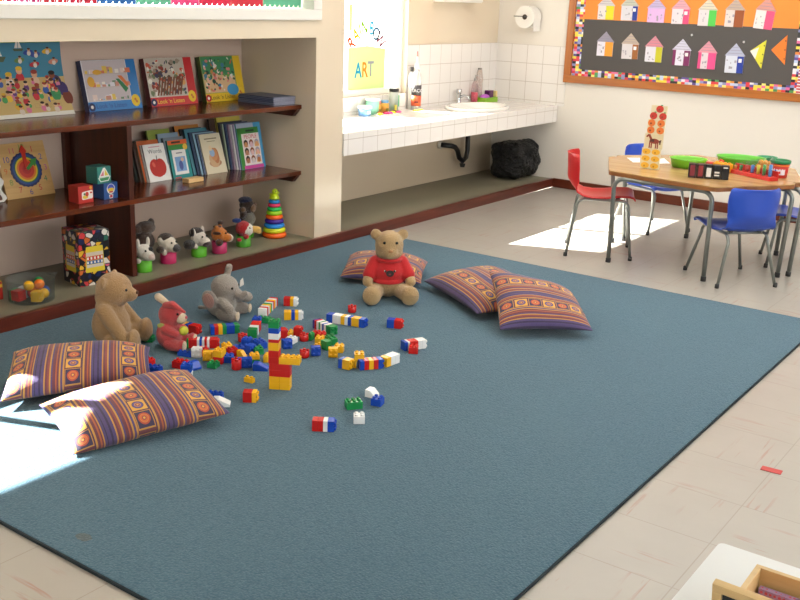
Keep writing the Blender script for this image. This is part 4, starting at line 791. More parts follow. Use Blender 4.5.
row(['tall book with nine small faces on a blue, green and pink cover', 'pale lilac book directly behind the nine faces book', 'white spined book behind the nine faces book', 'mauve spined book behind the nine faces book', 'dark blue spined book behind the nine faces book', 'pale green spined book behind the nine faces book', 'charcoal book deep in the tall stack by the niche end', 'yellow and cream topped book standing highest at the back', 'dark brown book rearmost in the tall stack'],
    4.478, -4.400, [.212, .20, .20, .20, .20, .20, .20, .20, .19], [.283, .278, .276, .28, .284, .28, .29, .316, .31], [.010, .012, .012, .014, .012, .012, .014, .016, .014], .20, [('#4a9ac8', '#3f7a3a', art_faces), ('#b4aac4', '#a098b4'), ('#d6d2d0', '#c4c0c4'), ('#9a8494', '#86708a'), ('#34486a', '#2a3c5c'), ('#a4b49a', '#7a8a74'), ('#3a3a40', '#2a2a30'), ('#e0c858', '#8a7a30'), ('#4a3428', '#34241c')], [(0, 0), (-.008, 0), (-.018, 0), (-.028, 0), (-.04, 0), (-.05, 0), (-.062, 0), (-.062, 0), (-.11, 0)])
b = MB().mat(PALEW); b.box((0, 0, .012), (.055, .115, .024), None, .003); o = b.build('wooden_block', None, (-4.31, 3.985, S2), (0, 0, .0)); tag(o, 'flat pale wooden block lying on the shelf before the teal book', 'wooden block')
b = MB().mat(mat('#d0b9a0', .8, name='cream_cloth')); b.ell((0, 0, .055), (.03, .03, .03)); b.ell((0, 0, .024), (.028, .026, .026)); b.ell((0, .022, .085), (.01, .012, .018)); b.ell((0, -.022, .085), (.01, .012, .018)); o = organic(b, 'cloth_figure', .005, None, 4, (-4.36, 3.43, S2)); tag(o, 'small cream cloth figure half hidden by the wooden divider on the middle shelf', 'toy figure')

# ================================================================== LOWER LEDGE
# clear tub
c = onz(32, 300, S0); TB = c.copy(); t = thing('clear_tub', 'round clear plastic tub with a pouring lip, holding coloured blocks', 'tub', (c.x, c.y, S0)); r0 = .108
b = MB().mat(CLEAR); b.lathe([(.0, .001), (r0*.93, .001), (r0, .006), (r0*1.03, .105), (r0*1.06, .107), (r0*1.06, .112), (r0*1.01, .111), (r0*.98, .01), (r0*.9, .004), (0, .004)], 48); o = b.build('tub_body', t)
b = MB().mat(CLEAR); b.prism([(-.03, r0*1.03), (.03, r0*1.03), (.0, r0*1.03+.045)], .104, .112); b.build('lip', t)
random.seed(21)
bl = [('cube', 'red', -.02, -.058, .004, 'red cube at the front left in the clear tub'), ('cube', 'yellow', .054, -.006, .004, 'yellow cube at the front of the clear tub'), ('ball', 'yellow', .04, .042, .004, 'yellow ball at the front right in the clear tub'), ('ball', 'blue', .0, .074, .004, 'blue ball at the right side of the clear tub'), ('cube', 'green', -.052, -.046, .0, 'green cube at the back left in the clear tub'), ('cube', 'orange', -.05, .05, .0, 'orange cube at the back right in the clear tub'), ('ball', 'red', -.005, .008, .004, 'red ball in the middle of the clear tub'), ('cube', 'white', -.062, .0, .0, 'white cube at the back of the clear tub'),
      ('ball', 'yellow', .008, -.018, .048, 'yellow ball on top of the pile in the clear tub'), ('ball', 'orange', .012, .038, .046, 'orange ball on the pile beside the yellow ball in the tub'), ('ball', 'green', -.034, .066, .044, 'green ball on the pile at the right of the tub')]
for k, c_, x, y, z, lab in bl:
    s = .025; b = MB().mat(pl(c_)); 
    if k == 'cube': b.box((0, 0, s), (2*s, 2*s, 2*s), None, .004)
    else: b.ell((0, 0, s), s)
    o = b.build('toy_'+k, None, (TB.x+x, TB.y+y, S0+.0045+z), (0, 0, random.random())); tag(o, lab, 'toy '+k, 'shapes in the clear tub')
c = onz(0, 300, S0); b = MB().mat(mat('#a8261c', .4, name='red_carton')); b.box((0, 0, .045), (.12, .16, .09), None, .003); b.mat(pr('#e0b030')); b.box((0, 0, .0915), (.118, .158, .003)); b.rect(-.079, .062, .079, .078, .0006, T(.06, 0, 0) @ FX)
o = b.build('red_carton', None, (c.x-.06, 2.625, S0)); tag(o, 'red carton with a yellow top edge at the left picture edge', 'carton')
# bead carton
t = thing('bead_carton', 'tall carton printed all over with beads and a yellow label', 'carton', (-4.25, 3.178, S0), -.15)
BH_ = .285
b = MB().mat(m_beads()); b.box((0, 0, BH_/2), (.17, .173, BH_), None, .002); b.build('carton_body', t)
def bead_label(Lm, w, nm):
    b = MB(Lm).mat(pr('#d9be2e', .4)); b.prism(rounded([(-w*.42, .07), (w*.42, .07), (w*.36, .205), (-w*.36, .205)], .006), .0004, .0012)
    b.mat(pr('#c8b8a8')); b.rect(-w*.36, .155, w*.36, .175, .0014); b.mat(pr('#c02a2a')); b.rect(-w*.36, .133, w*.36, .154, .0014); b.mat(pr('#2a5a9a')); b.rect(-w*.36, .112, w*.36, .131, .0014); b.mat(pr('#c8c0b8')); b.rect(-w*.36, .095, w*.36, .110, .0014)
    for k in range(5): b.mat(pr('#e6e0d4')); x = -w*.30+w*.15*k; b.rect(x-w*.035, .137, x+w*.035, .150, .0016); b.rect(x-w*.04, .116, x+w*.03, .127, .0016)
    b.build(nm, t)
bead_label(T(.0855, .0, 0) @ FX, .13, 'front_label'); bead_label(T(-.0, -.087, 0) @ Matrix(((1, 0, 0, 0), (0, 0, -1, 0), (0, 1, 0, 0), (0, 0, 0, 1))), .12, 'side_label')
# pop-up puppets in cups
def m_p(c): return m_plush('puppet_cloth_%s' % c.lstrip('#'), c, .8, 160)
EYE = mat('#0c0a0a', .15, name='black_glass_eye')
def puppet(label, px, py, cup, x=None, yaw=.0, head=None, extras=(), ch=.068, cr=.044):
    c = onz(px, py, S0); t = thing('cup_puppet', label, 'puppet', (c.x if x is None else x, c.y, S0+.0004), yaw+.45, 'animal puppets in coloured cups')
    b = MB().mat(mat(cup, .45, name='felt_cup_%s' % cup.lstrip('#'))); b.lathe([(0, 0), (cr*.96, 0), (cr, .003), (cr*1.02, ch), (cr*.9, ch), (cr*.88, ch-.02), (0, ch-.02)], 24); b.build('cup', t)
    hb, col = head; b = MB().mat(m_p(col)); 
    K = 1.3; big = lambda p, r: ((p[0]*K, p[1]*K, H0+(p[2]-H0)*K*.95), tuple(q*K for q in (r if isinstance(r, tuple) else (r, r, r))))
    for e in hb: b.ell(*big(*e), sub=2)
    b.caps((0, 0, ch-.018), (0, 0, ch+.03), .022, .020, 3); organic(b, 'puppet_body', .0045, t, 4)
    for nm, col, els in extras:
        b = MB().mat(EYE if nm == 'eye' else m_p(col))
        for e in els: b.ell(*big(*e), sub=2)
        b.build(nm, t)
    return t
H0 = .110
def std(skull=.036, muz=.024,  ear=((-.0, .032, .03), (.016, .01, .018))):
    return [((0, 0, H0), (skull, skull, skull*.95)), ((.034, 0, H0-.014), (muz, muz, muz*.85)), ((ear[0][0], ear[0][1], H0+ear[0][2]), ear[1]), ((ear[0][0], -ear[0][1], H0+ear[0][2]), ear[1]), ((.012, .036, H0-.035), (.014, .012, .012)), ((.012, -.036, H0-.035), (.014, .012, .012))]
EY = ('eye', None, [((.034, .014, H0+.010), .0045), ((.034, -.014, H0+.010), .0045)])
puppet('black and white cow puppet in a green cup beside the wooden divider', 144, 271, '#5fb52c', yaw=-.5, head=(std(.034, .026, ((-.0, .026, .04), (.009, .009, .022))), '#e4dccf'), extras=[('eye_patch', '#16141a', [((.026, .016, H0+.004), (.013, .014, .018))]), ('nose', '#e2c8bc', [((.055, 0, H0-.014), (.008, .016, .013))]), EY])
puppet('dark brown squirrel-like puppet at the back behind the cow puppet', 152, 262, '#3a2f2a', x=-4.37, yaw=-.3, head=([((0, 0, H0+.0), (.045, .05, .045)), ((.0, .012, H0+.06), (.04, .05, .03)), ((0, .05, H0+.078), (.015, .015, .02)), ((.0, -.04, H0+.06), (.02, .025, .02))], '#5a463c'), extras=[EY])
puppet('white-faced puppet with dark cap and grey nose in a pink cup', 168.5, 262.5, '#c22a62', yaw=-.35, head=(std(.038, .026, ((-.012, .032, .012), (.016, .012, .02))), '#e0d2c2'), extras=[('cap', '#4a382e', [((-.012, 0, H0+.014), (.036, .038, .032))]), ('nose', '#4a4444', [((.046, 0, H0-.014), (.018, .022, .018))]), ('paw', '#4a382e', [((.0, -.048, H0-.02), (.018, .018, .016))]), EY])
puppet('white-faced puppet with black ears in a green cup, second green cup from the left', 199, 256, '#5fb52c', yaw=-.35, head=(std(.036, .026, ((-.006, .03, .03), (.014, .01, .02))), '#e0d4c6'), extras=[('cap', '#3a2f2c', [((-.012, 0, H0+.018), (.034, .034, .028)), ((-.004, -.034, H0+.03), (.01, .008, .02))]), ('nose', '#4a3a38', [((.044, 0, H0-.022), (.020, .022, .016))]), ('paw', '#2c2624', [((.0, -.062, H0-.022), (.024, .030, .022))]), EY])
puppet('orange tiger puppet with a white muzzle in a pink cup', 219.5, 252.5, '#b52c60', yaw=.1, head=(std(.038, .024, ((-.004, .026, .034), (.012, .010, .014))), '#c8742a'), extras=[('muzzle', '#ded2c4', [((.036, .026, H0-.022), (.022, .022, .02))]), ('stripe', '#4a2a1a', [((-.008, 0, H0+.036), (.02, .01, .008)), ((-.002, .034, H0+.012), (.02, .006, .008)), ((-.002, -.034, H0+.012), (.02, .006, .008)), ((0, .028, H0+.05), (.014, .012, .01)), ((.012, -.048, H0-.028), (.018, .02, .016))]), EY])
puppet('parrot puppet with red head, white face and big yellow beak in a green cup', 243.5, 246, '#4f9f2e', yaw=.35, head=(std(.038, .012, ((-.02, .03, -.05), (.014, .014, .01))), '#b02428'), extras=[('face', '#e2dcd2', [((.014, 0, H0-.006), (.034, .036, .033))]), ('beak', '#dcae5a', [((.052, 0, H0-.006), (.032, .016, .017)), ((.07, 0, H0-.016), (.014, .012, .012))]), ('crest', '#2c3f7a', [((-.03, -.008, H0+.04), (.022, .007, .012))]), ('eye', None, [((.028, .022, H0+.006), .005), ((.028, -.025, H0+.006), .005)])])
puppet('brown monkey puppet with raised arms in a green cup at the back corner', 256.5, 239, '#4a962c', yaw=-.1, x=-4.36, head=([((0, 0, H0+.0), (.036, .04, .05)), ((0, 0, H0+.075), (.036, .036, .036)), ((.02, 0, H0+.066), (.022, .024, .022)), ((0, .05, H0+.06), (.016, .02, .016)), ((0, -.05, H0+.06), (.016, .02, .016)), ((0, .04, H0+.035), (.016, .022, .022)), ((0, -.04, H0+.035), (.016, .022, .022))], '#3a2a22'), extras=[('shirt', '#7a7468', [((.006, 0, H0+.005), (.037, .041, .038))]), ('cap', '#20284a', [((-.006, 0, H0+.1), (.034, .034, .018))]), ('face', '#8a6a4e', [((.034, 0, H0+.062), (.014, .022, .02))]), ('hand', '#7a5c42', [((.012, .066, H0+.065), (.012, .014, .012))]), ('hand', '#7a5c42', [((.012, -.066, H0+.065), (.012, .014, .012))])])
# ring stacker
c = onz(274.3, 236.5, S0); t = thing('ring_stacker', 'tall cone of coloured plastic stacking rings topped by a small duck', 'ring stacker', (c.x, c.y, S0+.0004))
rings = [('#f0641e', .077, .034), ('#d8e02a', .071, .031), ('#2a8ae0', .065, .030), ('#4a2a9a', .060, .029), ('#f0641e', .055, .028), ('#a8e02a', .050, .027), ('#2ac05a', .045, .025), ('#e83a6a', .040, .024), ('#2a8ad0', .036, .023)]
z = 0
for c_, r_, h in rings:
    h *= .93
    b = MB().mat(mat(c_, .25, name='glossy_plastic_%s' % c_.lstrip('#'))); rr = h/2
    b.lathe([(.012, z+.002), (r_-rr, z)] + [(r_-rr+rr*math.cos(a), z+rr+rr*math.sin(a)) for a in [R(-90+15*k) for k in range(1, 12)]] + [(r_-rr, z+h), (.012, z+h-.002)], 32); b.build('ring', t); z += h+.0003
b = MB().mat(mat('#c6dc22', .3, name='glossy_plastic_duck')); b.ell((0, 0, z+.018), (.032, .028, .022)); b.ell((0, 0, z+.012), (.033, .033, .012)); b.ell((.004, .002, z+.050), (.021, .020, .021)); b.ell((-.028, 0, z+.03), (.014, .012, .008)); b.ell((.026, .008, z+.046), (.009, .008, .005)); o = organic(b, 'duck', .003, t, 3)
b = MB().mat(EYE); b.ell((.019, .014, z+.056), .003); b.ell((.021, -.010, z+.056), .003); b.build('eye', t)

# ================================================================== ON THE COUNTER
CT = .7056
def on_counter(x, X):
    """the point of the counter top at distance X from the room that lies in picture column x"""
    lo, hi = 60., 140.
    for _ in range(40):
        m = (lo+hi)/2
        if onz(x, m, CT).x < X: lo = m
        else: hi = m
    p = onz(x, m, CT); return Vector((p.x, p.y, CT))
c = on_counter(364.5, -4.555); t = thing('plastic_tub', 'squat blue plastic tub with a white lid at the left end of the counter', 'tub', c)
b = MB().mat(mat('#6f9ecb', .4, name='blue_tub_plastic')); b.lathe([(0, 0), (.044, 0), (.05, .055), (0, .055)], 24); b.mat(pr('#e4e8ee')); b.box((.046, -.008, .03), (.006, .03, .022)); b.build('body', t)
b = MB().mat(mat('#eeeeea', .3, name='white_lid_plastic')); b.lathe([(0, .0555), (.054, .0555), (.054, .07), (0, .072)], 24); b.build('lid', t)
c = on_counter(366.5, -4.59); t = thing('plastic_tub', 'mint green plastic tub with a white lid standing behind the blue tub', 'tub', c+Vector((0, .07, 0)))
b = MB().mat(mat('#8fd4b4', .4, name='mint_tub_plastic')); b.lathe([(0, 0), (.046, 0), (.052, .10), (0, .10)], 24); b.build('body', t)
b = MB().mat(mat('#eeeeea', .3, name='white_lid_plastic')); b.lathe([(0, .1005), (.056, .1005), (.056, .115), (0, .117)], 24); b.build('lid', t)
for x, lab, lid in ((376.5, 'orange labelled glitter jar with a pink lid, left of the pair on the counter', '#d87a8a'), (384.5, 'orange labelled glitter jar with a blue lid, right of the pair on the counter', '#6f9ac0')):
    c = on_counter(x, -4.58); t = thing('craft_jar', lab, 'jar', c, group='craft jars on the counter')
    b = MB().mat(mat('#d8a040', .4, var=.25, vscale=60, name='orange_jar_contents')); b.lathe([(0, 0), (.03, 0), (.031, .075), (0, .075)], 20); b.mat(pr('#8a7a2a')); b.box((.029, -.004, .028), (.004, .03, .02)); b.build('body', t)
    b = MB().mat(mat(lid, .35)); b.lathe([(0, .0755), (.028, .0755), (.03, .095), (0, .096)], 20); b.build('lid', t)
c = on_counter(393.5, -4.59); t = thing('glitter_shaker', 'tall clear shaker with a black lid and green stripe on the counter', 'shaker', c)
b = MB().mat(m_clear('cloudy_plastic', '#dfe8e0', .35)); b.lathe([(0, .0), (.036, .0), (.036, .15), (0, .15)], 24); b.build('body', t)
b = MB().mat(pl('#1f9a58')); b.lathe([(0, .002), (.031, .002), (.031, .04), (0, .04)], 20); b.box((.018, .018, .085), (.03, .02, .085)); b.mat(pl('#d8c83a')); b.box((.02, -.015, .03), (.03, .02, .05)); b.build('contents', t)
b = MB().mat(pl('black')); b.lathe([(0, .1505), (.038, .1505), (.038, .175), (0, .176)], 24); b.build('lid', t)
# paint palette
c = on_counter(388, -4.52); t = thing('paint_palette', 'white paint palette with yellow and pink paint blobs lying on the counter', 'palette', c, .0)
b = MB().mat(mat('#efe6e0', .35, name='white_palette')); b.prism([(.055*math.cos(a)*(1+.15*math.sin(3*a)), .17*math.sin(a)*(1+.12*math.cos(2*a))) for a in [R(12*k) for k in range(30)]], 0, .006); b.build('plate', t)
for x, y, c_ in ((.015, -.12, '#e8c020'), (-.02, -.08, '#e87a2a'), (.024, -.05, '#d82a6a'), (.02, -.0, '#d82a8a'), (-.02, .0, '#b02a3a'), (.0, .06, '#e8d020'), (-.02, .10, '#7a2a3a'), (.02, .11, '#d84a8a')):
    b = MB().mat(mat(c_, .25)); b.ell((x, y, .007), (.020, .030, .014), sub=2); b.build('paint_blob', t)
c = on_counter(415.5, -4.58)
t = thing('paint_bottle', 'tall clear bottle with a black and orange label and white pointed nozzle on the counter', 'bottle', c)
b = MB().mat(m_clear('milky_plastic', '#ece6dc', .5)); b.lathe([(0, 0), (.038, 0), (.04, .01), (.04, .20), (.034, .27), (.018, .31), (.0, .31)], 24); b.build('body', t)
b = MB().mat(pl('#c4502a')); b.lathe([(.0402, .03), (.0408, .03), (.0408, .11), (.0402, .11)], 24, cap=False); b.mat(pl('#3a3638')); b.lathe([(.0402, .1102), (.0409, .1102), (.0409, .19), (.0402, .19)], 24, cap=False)
b.mat(pr('#d8d4d4')); Lt = RZ(-.83) @ T(.0415, 0, 0) @ FX; b.text('TACC', 0, .148, .036, 0, Lt); b.mat(pr('#5a2018')); b.text('PAINT', 0, .05, .018, 0, Lt) if False else b.rect(-.016, .055, .016, .067, 0, Lt); b.build('label', t)
b = MB().mat(mat('#e8e4e2', .3, name='white_nozzle')); b.lathe([(.017, .3105), (.018, .345), (.011, .355), (.008, .405), (0, .406)], 16); b.build('nozzle', t)
b = MB().mat(pl('#d88a80')); b.lathe([(.0078, .4065), (.005, .445), (0, .447)], 12); b.build('nozzle_tip', t)
c = on_counter(410.5, -4.62); t = thing('glue_bottle', 'slim white bottle with a dark cap just left of the labelled paint bottle', 'bottle', c)
b = MB().mat(mat('#dcdad4', .3, name='white_bottle_plastic')); b.lathe([(0, 0), (.026, 0), (.027, .25), (.014, .29), (0, .29)], 20); b.build('body', t)
b = MB().mat(pl('#4a4644')); b.lathe([(0, .2905), (.015, .2905), (.013, .325), (0, .326)], 16); b.build('cap', t)
b = MB().mat(pl('#e2c232')); b.box((0, 0, .005), (.03, .10, .008), None, .002); o = b.build('yellow_sponge', None, on_counter(418, -4.52)); tag(o, 'thin yellow sponge strip in front of the labelled bottle', 'sponge')
c = on_counter(474, -4.60)
t = thing('soap_dispenser', 'clear pump soap bottle with pink soap behind the basin', 'soap bottle', c)
b = MB().mat(m_clear('clear_bottle_plastic', '#f2e6e8', .12)); b.lathe([(0, .0), (.03, .0), (.032, .07), (.027, .15), (.012, .18), (0, .18)], 20); b.build('body', t)
b = MB().mat(pl('#d83a5a')); b.lathe([(0, .002), (.028, .002), (.029, .085), (0, .085)], 20); b.build('soap', t)
b = MB().mat(mat('#a8a4a2', .3, name='grey_pump')); b.lathe([(0, .1805), (.011, .1805), (.011, .205), (0, .205)], 12); b.tube([(0, 0, .205), (0, 0, .225), (.03, .0, .225)], .005, 8); b.build('pump', t)
t = thing('clear_bottle', 'tall clear bottle with a grey cap standing against the tiles behind the basin', 'bottle', (-4.61, c.y+.085, CT))
b = MB().mat(m_clear('faint_plastic', '#eee6e2', .16)); b.lathe([(0, 0), (.03, 0), (.031, .20), (.02, .27), (0, .27)], 20); b.build('body', t)
b = MB().mat(mat('#8a8480', .4)); b.lathe([(0, .2705), (.018, .2705), (.018, .286), (0, .286)], 14); b.build('cap', t)
c = on_counter(486.5, -4.55)
t = thing('green_basket', 'lime green plastic basket at the back right of the basin', 'basket', c)
b = MB().mat(pl('#86b82a')); b.box((0, 0, .003), (.10, .20, .006)); 
for cc_, d in (((.048, 0, .024), (.006, .2, .036)), ((-.048, 0, .024), (.006, .2, .036)), ((0, .097, .024), (.09, .006, .036)), ((0, -.097, .024), (.09, .006, .036))): b.box(cc_, d)
b.build('basket_body', t)
b = MB().mat(mat('#b45cc0', .6, var=.1, vscale=80)); b.ell((0, 0, .034), (.035, .06, .028)); o = b.build('bath_sponge', None, c+Vector((0, -.035, .007))); tag(o, 'lilac sponge lying in the green basket by the basin', 'sponge')
b = MB().mat(mat('#5a2058', .4)); b.box((0, 0, .045), (.05, .07, .09), None, .004); o = b.build('purple_box', None, c+Vector((-.01, .050, .0065))); tag(o, 'dark purple box standing in the green basket by the basin', 'box')
b = MB().mat(mat('#e0cc8a', .5)); b.box((0, 0, .045), (.05, .022, .09), None, .004); o = b.build('soap_bar', None, c+Vector((0, .125, .0005))); tag(o, 'upright cream soap block at the right end of the green basket', 'soap')

# ================================================================== PAPER ON THE ALCOVE WINDOW
XG = XB-.068
def onw(x, y): p = onx(x, y, XG); return p.y, p.z
LIME = m_translucent('#c6e294', .03)
y0, z1 = onw(348, 49); y1, z0 = onw(384, 91.5); y0b, _ = onw(347, 91)
t = thing('lime_card', 'lime green card lettered ART taped to the alcove window', 'card', (XG, (y0+y1)/2, z0))
b = MB(FX).mat(LIME); w = y1-y0; h = z1-z0; b.prism([(-w/2, 0), (w/2, 0), (w/2, h*.985), (0, h*1.06), (-w/2, h*1.02)], 0, .0012); b.build('card_sheet', t)
for ch_, x, y, c_ in (('A', 358, 71, '#2a86a4'), ('R', 364.5, 70.5, '#e07a2c'), ('T', 370.5, 69.5, '#8a8a90')):
    y_, z_ = onw(x, y); b = MB(FX).mat(m_translucent(c_, .03)); b.text(ch_, y_-(y0+y1)/2, z_-z0, .155, .0018, None, 0, .8, .02); b.build('letter', t)
y2, z2 = onw(350, 31); y3, z3 = onw(352, 4); b = MB(FX).mat(LIME); b.prism([(0, 0), (.035, 0), (.035, z3-z2), (0, z3-z2)], 0, .0012); o = b.build('lime_strip', None, (XG, y2-.012, z2)); tag(o, 'narrow lime green paper strip above the card on the alcove window', 'paper strip')
for ch_, x, y, a, c_ in (('R', 351.5, 44, 48, '#d8401c'), ('A', 356, 35.5, 34, '#d8a010'), ('I', 360.2, 31, 22, '#d0c020'), ('N', 364.5, 28, 6, '#7aa028'), ('B', 371.5, 29, -8, '#4a9ab8'), ('O', 376, 34.5, -22, '#4a6478'), ('W', 380, 41, -55, '#7a4a58')):
    y_, z_ = onw(x, y); b = MB(FX).mat(m_translucent(c_, .01)); b.text(ch_, 0, 0, .135, .0010, None, R(a*.8), .8, .03); o = b.build('paper_letter', None, (XG, y_, z_)); tag(o, 'thin paper letter %s in the arched word on the alcove window' % ch_, 'letter', 'letters arched over the lime card')
y_, z_ = onw(358, 1.5); b = MB(FX).mat(m_translucent('#b8bcc4', .1)); 
for k in range(3): b.rect(-.035+.03*k, -.02, -.035+.03*k+.016, .03)
b.rect(-.035, .03, .045, .05); o = b.build('paper_cutout', None, (XG, y_, z_+.01)); tag(o, 'grey paper cut-out at the top of the alcove window', 'paper')

# ================================================================== COLOURED SHEETS IN THE HIGH WINDOW
XS = XW-.075; Z0 = onx(150, 4.6, XS).z
segs = [(-8, 3, '#e0905c', 'orange'), (3, 17, '#d8648c', 'bright pink'), (17, 29, '#d870a0', 'rose pink'), (29, 40, '#c44a84', 'magenta'), (40, 55, '#c84a54', 'crimson'), (55, 67, '#cc4c54', 'bright red'), (67, 80, '#c44258', 'deep red'), (80, 97, '#cc4a5c', 'red beside the blue'), (97, 136, '#4a7cb8', 'blue'), (136, 171, '#78b8a0', 'sea green'), (171, 199, '#d85e90', 'hot pink beside the sea green'), (199, 231, '#cc4660', 'scarlet'), (231, 263, '#c84c5a', 'scarlet, left of the last mint'), (263, 301, '#74b89c', 'mint green, last at the right')]
for x0, x1, c_, nm in segs:
    ya, yb = onx(x0, 4, XS).y, onx(x1, 4, XS).y-.002; w = yb-ya; n = max(2, round(w/.042)); st = w/n; pts = [(0, .36), (0, 0)]
    for k in range(n): pts += [(st*(k+.18), 0), (st*(k+.26), .008), (st*(k+.40), .013), (st*(k+.52), .010), (st*(k+.46), .004), (st*(k+.58), 0)] if k < n else []
    pts += [(w, 0), (w, .36)]
    b = MB(FX).mat(m_translucent(c_, .34)); b.prism(pts[::1], 0, .0016); o = b.build('notched_sheet', None, (XS, ya, Z0)); tag(o, '%s translucent sheet with notched lower edge in the high window' % nm, 'coloured sheet', 'coloured sheets standing in the high window')
b = MB(FX).mat(m_translucent('#d9e8ea', .8)); w = onx(308, 4, XS).y-onx(301.5, 4, XS).y; b.prism([(0, 0), (w, 0), (w, .36), (0, .36)], 0, .0016); o = b.build('clear_sheet', None, (XS, onx(301.5, 4, XS).y, Z0)); tag(o, 'pale frosted strip between the last mint sheet and the window frame', 'sheet')

# ================================================================== FLOOR CUSHIONS
def cushion(label, P, th, m, low=.7, droop=.012, pinch=.035, group='patterned floor cushions on the carpet'):
    """P: the four corner points, counter-clockwise; puffed on both sides of the sheet between them"""
    P = [Vector(p) for p in P]; C = sum(P, Vector())/4; N = (P[2]-P[0]).cross(P[3]-P[1]).normalized()
    w = ((P[1]-P[0]).length+(P[2]-P[3]).length)/2; d = ((P[3]-P[0]).length+(P[2]-P[1]).length)/2
    def pos(u, v, s):
        a, c_ = 2*u-1, 2*v-1; a2, c2 = a*(1-pinch*(1-c_*c_)*a*a), c_*(1-pinch*(1-a*a)*c_*c_); U, V = (a2+1)/2, (c2+1)/2
        q = P[0]*(1-U)*(1-V)+P[1]*U*(1-V)+P[2]*U*V+P[3]*(1-U)*V
        z = th/2*((1-abs(a)**2.6)**.55)*((1-abs(c_)**2.6)**.55)*(1+.05*math.sin(5*u+3*v)+.03*math.sin(11*u-7*v))
        q = q+N*(s*z*(1.0 if s > 0 else low)) + N*(droop*(1-(a*c_)**2)*(1-.3*a*a)) - C
        q.z = max(q.z, RZ0+.001-C.z); return q
    e = lambda t_: .5-.5*math.cos(math.pi*t_)
    b = MB().mat(m); b.grid(lambda u, v: pos(e(u), e(v), 1), 44, 34, True, True)
    b.grid(lambda u, v: pos(e(1-u), e(v), -1), 44, 34, True, True)
    ly = b.bm.loops.layers.uv.verify(); k = 44*34
    b.bm.faces.ensure_lookup_table()
    for i, f in enumerate(b.bm.faces):
        for l in f.loops:
            u, v = l[ly].uv; l[ly].uv = (e(u if i < k else 1-u), e(v))
    bmesh.ops.remove_doubles(b.bm, verts=b.bm.verts, dist=1e-4)
    o = b.build('floor_cushion', None, C); return tag(o, label, 'cushion', group)
RZ0 = .0135
KA = m_kente(False, 2.6, 6.0, .948); KB = m_kente(True, 2.35, 6.5, .62); KC = m_kente(True, 2.4, 6.5, .50)
cushion('striped cushion at the back left, partly covered by the front left cushion', [onz(0, 402, .05), onz(152, 379, .05), onz(150, 347, .11), onz(13, 352, .11)], .15, KA)
p0, p1, p3 = onz(73, 455, .025), onz(230, 413, .06), onz(39, 405, .07)
cushion('striped cushion at the front left with its back edge in bright sun', [p0, p1, p1+(p3-p0), p3], .135, KA, .95, .012)
cushion('striped cushion lying behind the teddy bear in the red jumper', [onz(340, 277, .05), onz(421, 284, .05), onz(428, 262, .07), onz(350, 255, .09)], .15, KB)
p0, p1, p3 = onz(423, 281, .05), onz(477, 314, .05), onz(497, 268, .10)
cushion('striped cushion in the middle, under the edge of the right cushion', [p0, p1, p1+(p3-p0)+Vector((0, 0, -.03)), p3], .15, KC)
cushion('striped cushion at the right, resting on the edge of the middle cushion', [onz(500, 330, .055), onz(593, 331, .055), onz(571, 292, .13), onz(489, 271, .23)], .15, KC, .45, .008)

# ================================================================== SOFT TOYS  (local: +X forward, +Z up)
def toy(label, name, loc, yaw, cat='soft toy'): return thing(name, label, cat, loc, yaw)
FUR = m_plush('tan_teddy_plush', '#b08c62', .72, 150); FUR2 = m_plush('pale_teddy_plush', '#c2a173', .72, 150)
# teddy in the red jumper
c = onz(387, 302, RZ0); t = toy('pale teddy bear in a red knitted jumper, sitting against a cushion', 'teddy_bear', (c.x-.06, c.y+.085, RZ0), R(-48), 'teddy bear'); t.scale = (.95,)*3
b = MB().mat(FUR2)
b.ell((0, 0, .105), (.080, .088, .105)); b.ell((-.002, 0, .18), (.062, .07, .07)); b.ell((.004, 0, .300), (.078, .080, .082)); b.ell((.004, 0, .262), (.074, .078, .048)); b.ell((.056, 0, .272), (.040, .046, .042)); b.ell((.02, 0, .335), (.058, .064, .045))
for s in (-1, 1):
    b.ell((-.004, s*.076, .358), (.017, .031, .031)); b.caps((.0, s*.075, .195), (.055, s*.118, .115), .032, .030); b.ell((.062, s*.120, .105), (.032, .03, .030))
    b.caps((.03, s*.06, .05), (.155, s*.100, .048), .046, .044); b.ell((.175, s*.104, .056), (.034, .052, .056))
organic(b, 'body', .006, t, 4)
KN = mat('#b81a1e', .9, var=.12, vscale=120, bump=.6, bscale=220, sheen=.2, name='red_knitted_wool'); b = MB().mat(KN)
b.ell((.002, 0, .150), (.092, .099, .072)); b.ell((0, 0, .19), (.076, .084, .045)); b.lathe([(.078, .215), (.082, .222), (.078, .232), (.070, .233)], 24, T(0, 0, 0)); b.lathe([(.093, .092), (.096, .10), (.095, .112), (.088, .115)], 24)
for s in (-1, 1): b.caps((.0, s*.072, .198), (.038, s*.108, .138), .042, .040)
o = organic(b, 'jumper', .006, t, 3)
b = MB(T(.0915, 0, .158) @ RY(-.12) @ FX).mat(pr('#2a1a14')); b.prism([(.022*math.cos(a), .018*math.sin(a)) for a in [R(20*k) for k in range(18)]], -.004, .003); b.prism([(-.026+.007*math.cos(a), .013+.007*math.sin(a)) for a in [R(30*k) for k in range(12)]], -.006, .002); b.prism([(.026+.007*math.cos(a), .013+.007*math.sin(a)) for a in [R(30*k) for k in range(12)]], -.006, .002); b.mat(pr('#d8c8b8')); b.disc(-.030, .016, .003, .0026); b.disc(.030, .016, .003, .0026); b.mat(pr('#7a2a2a')); b.disc(0, -.004, .007, .0034, .005); b.build('bear_emblem', t)
for s in (-1, 1): b = MB().mat(EYE); b.ell((.073, s*.034, .326), .008); b.build('eye', t)
b = MB().mat(mat('#b5845a', .8, name='tan_stitched_nose')); b.ell((.096, 0, .284), (.006, .013, .009)); b.build('nose', t)
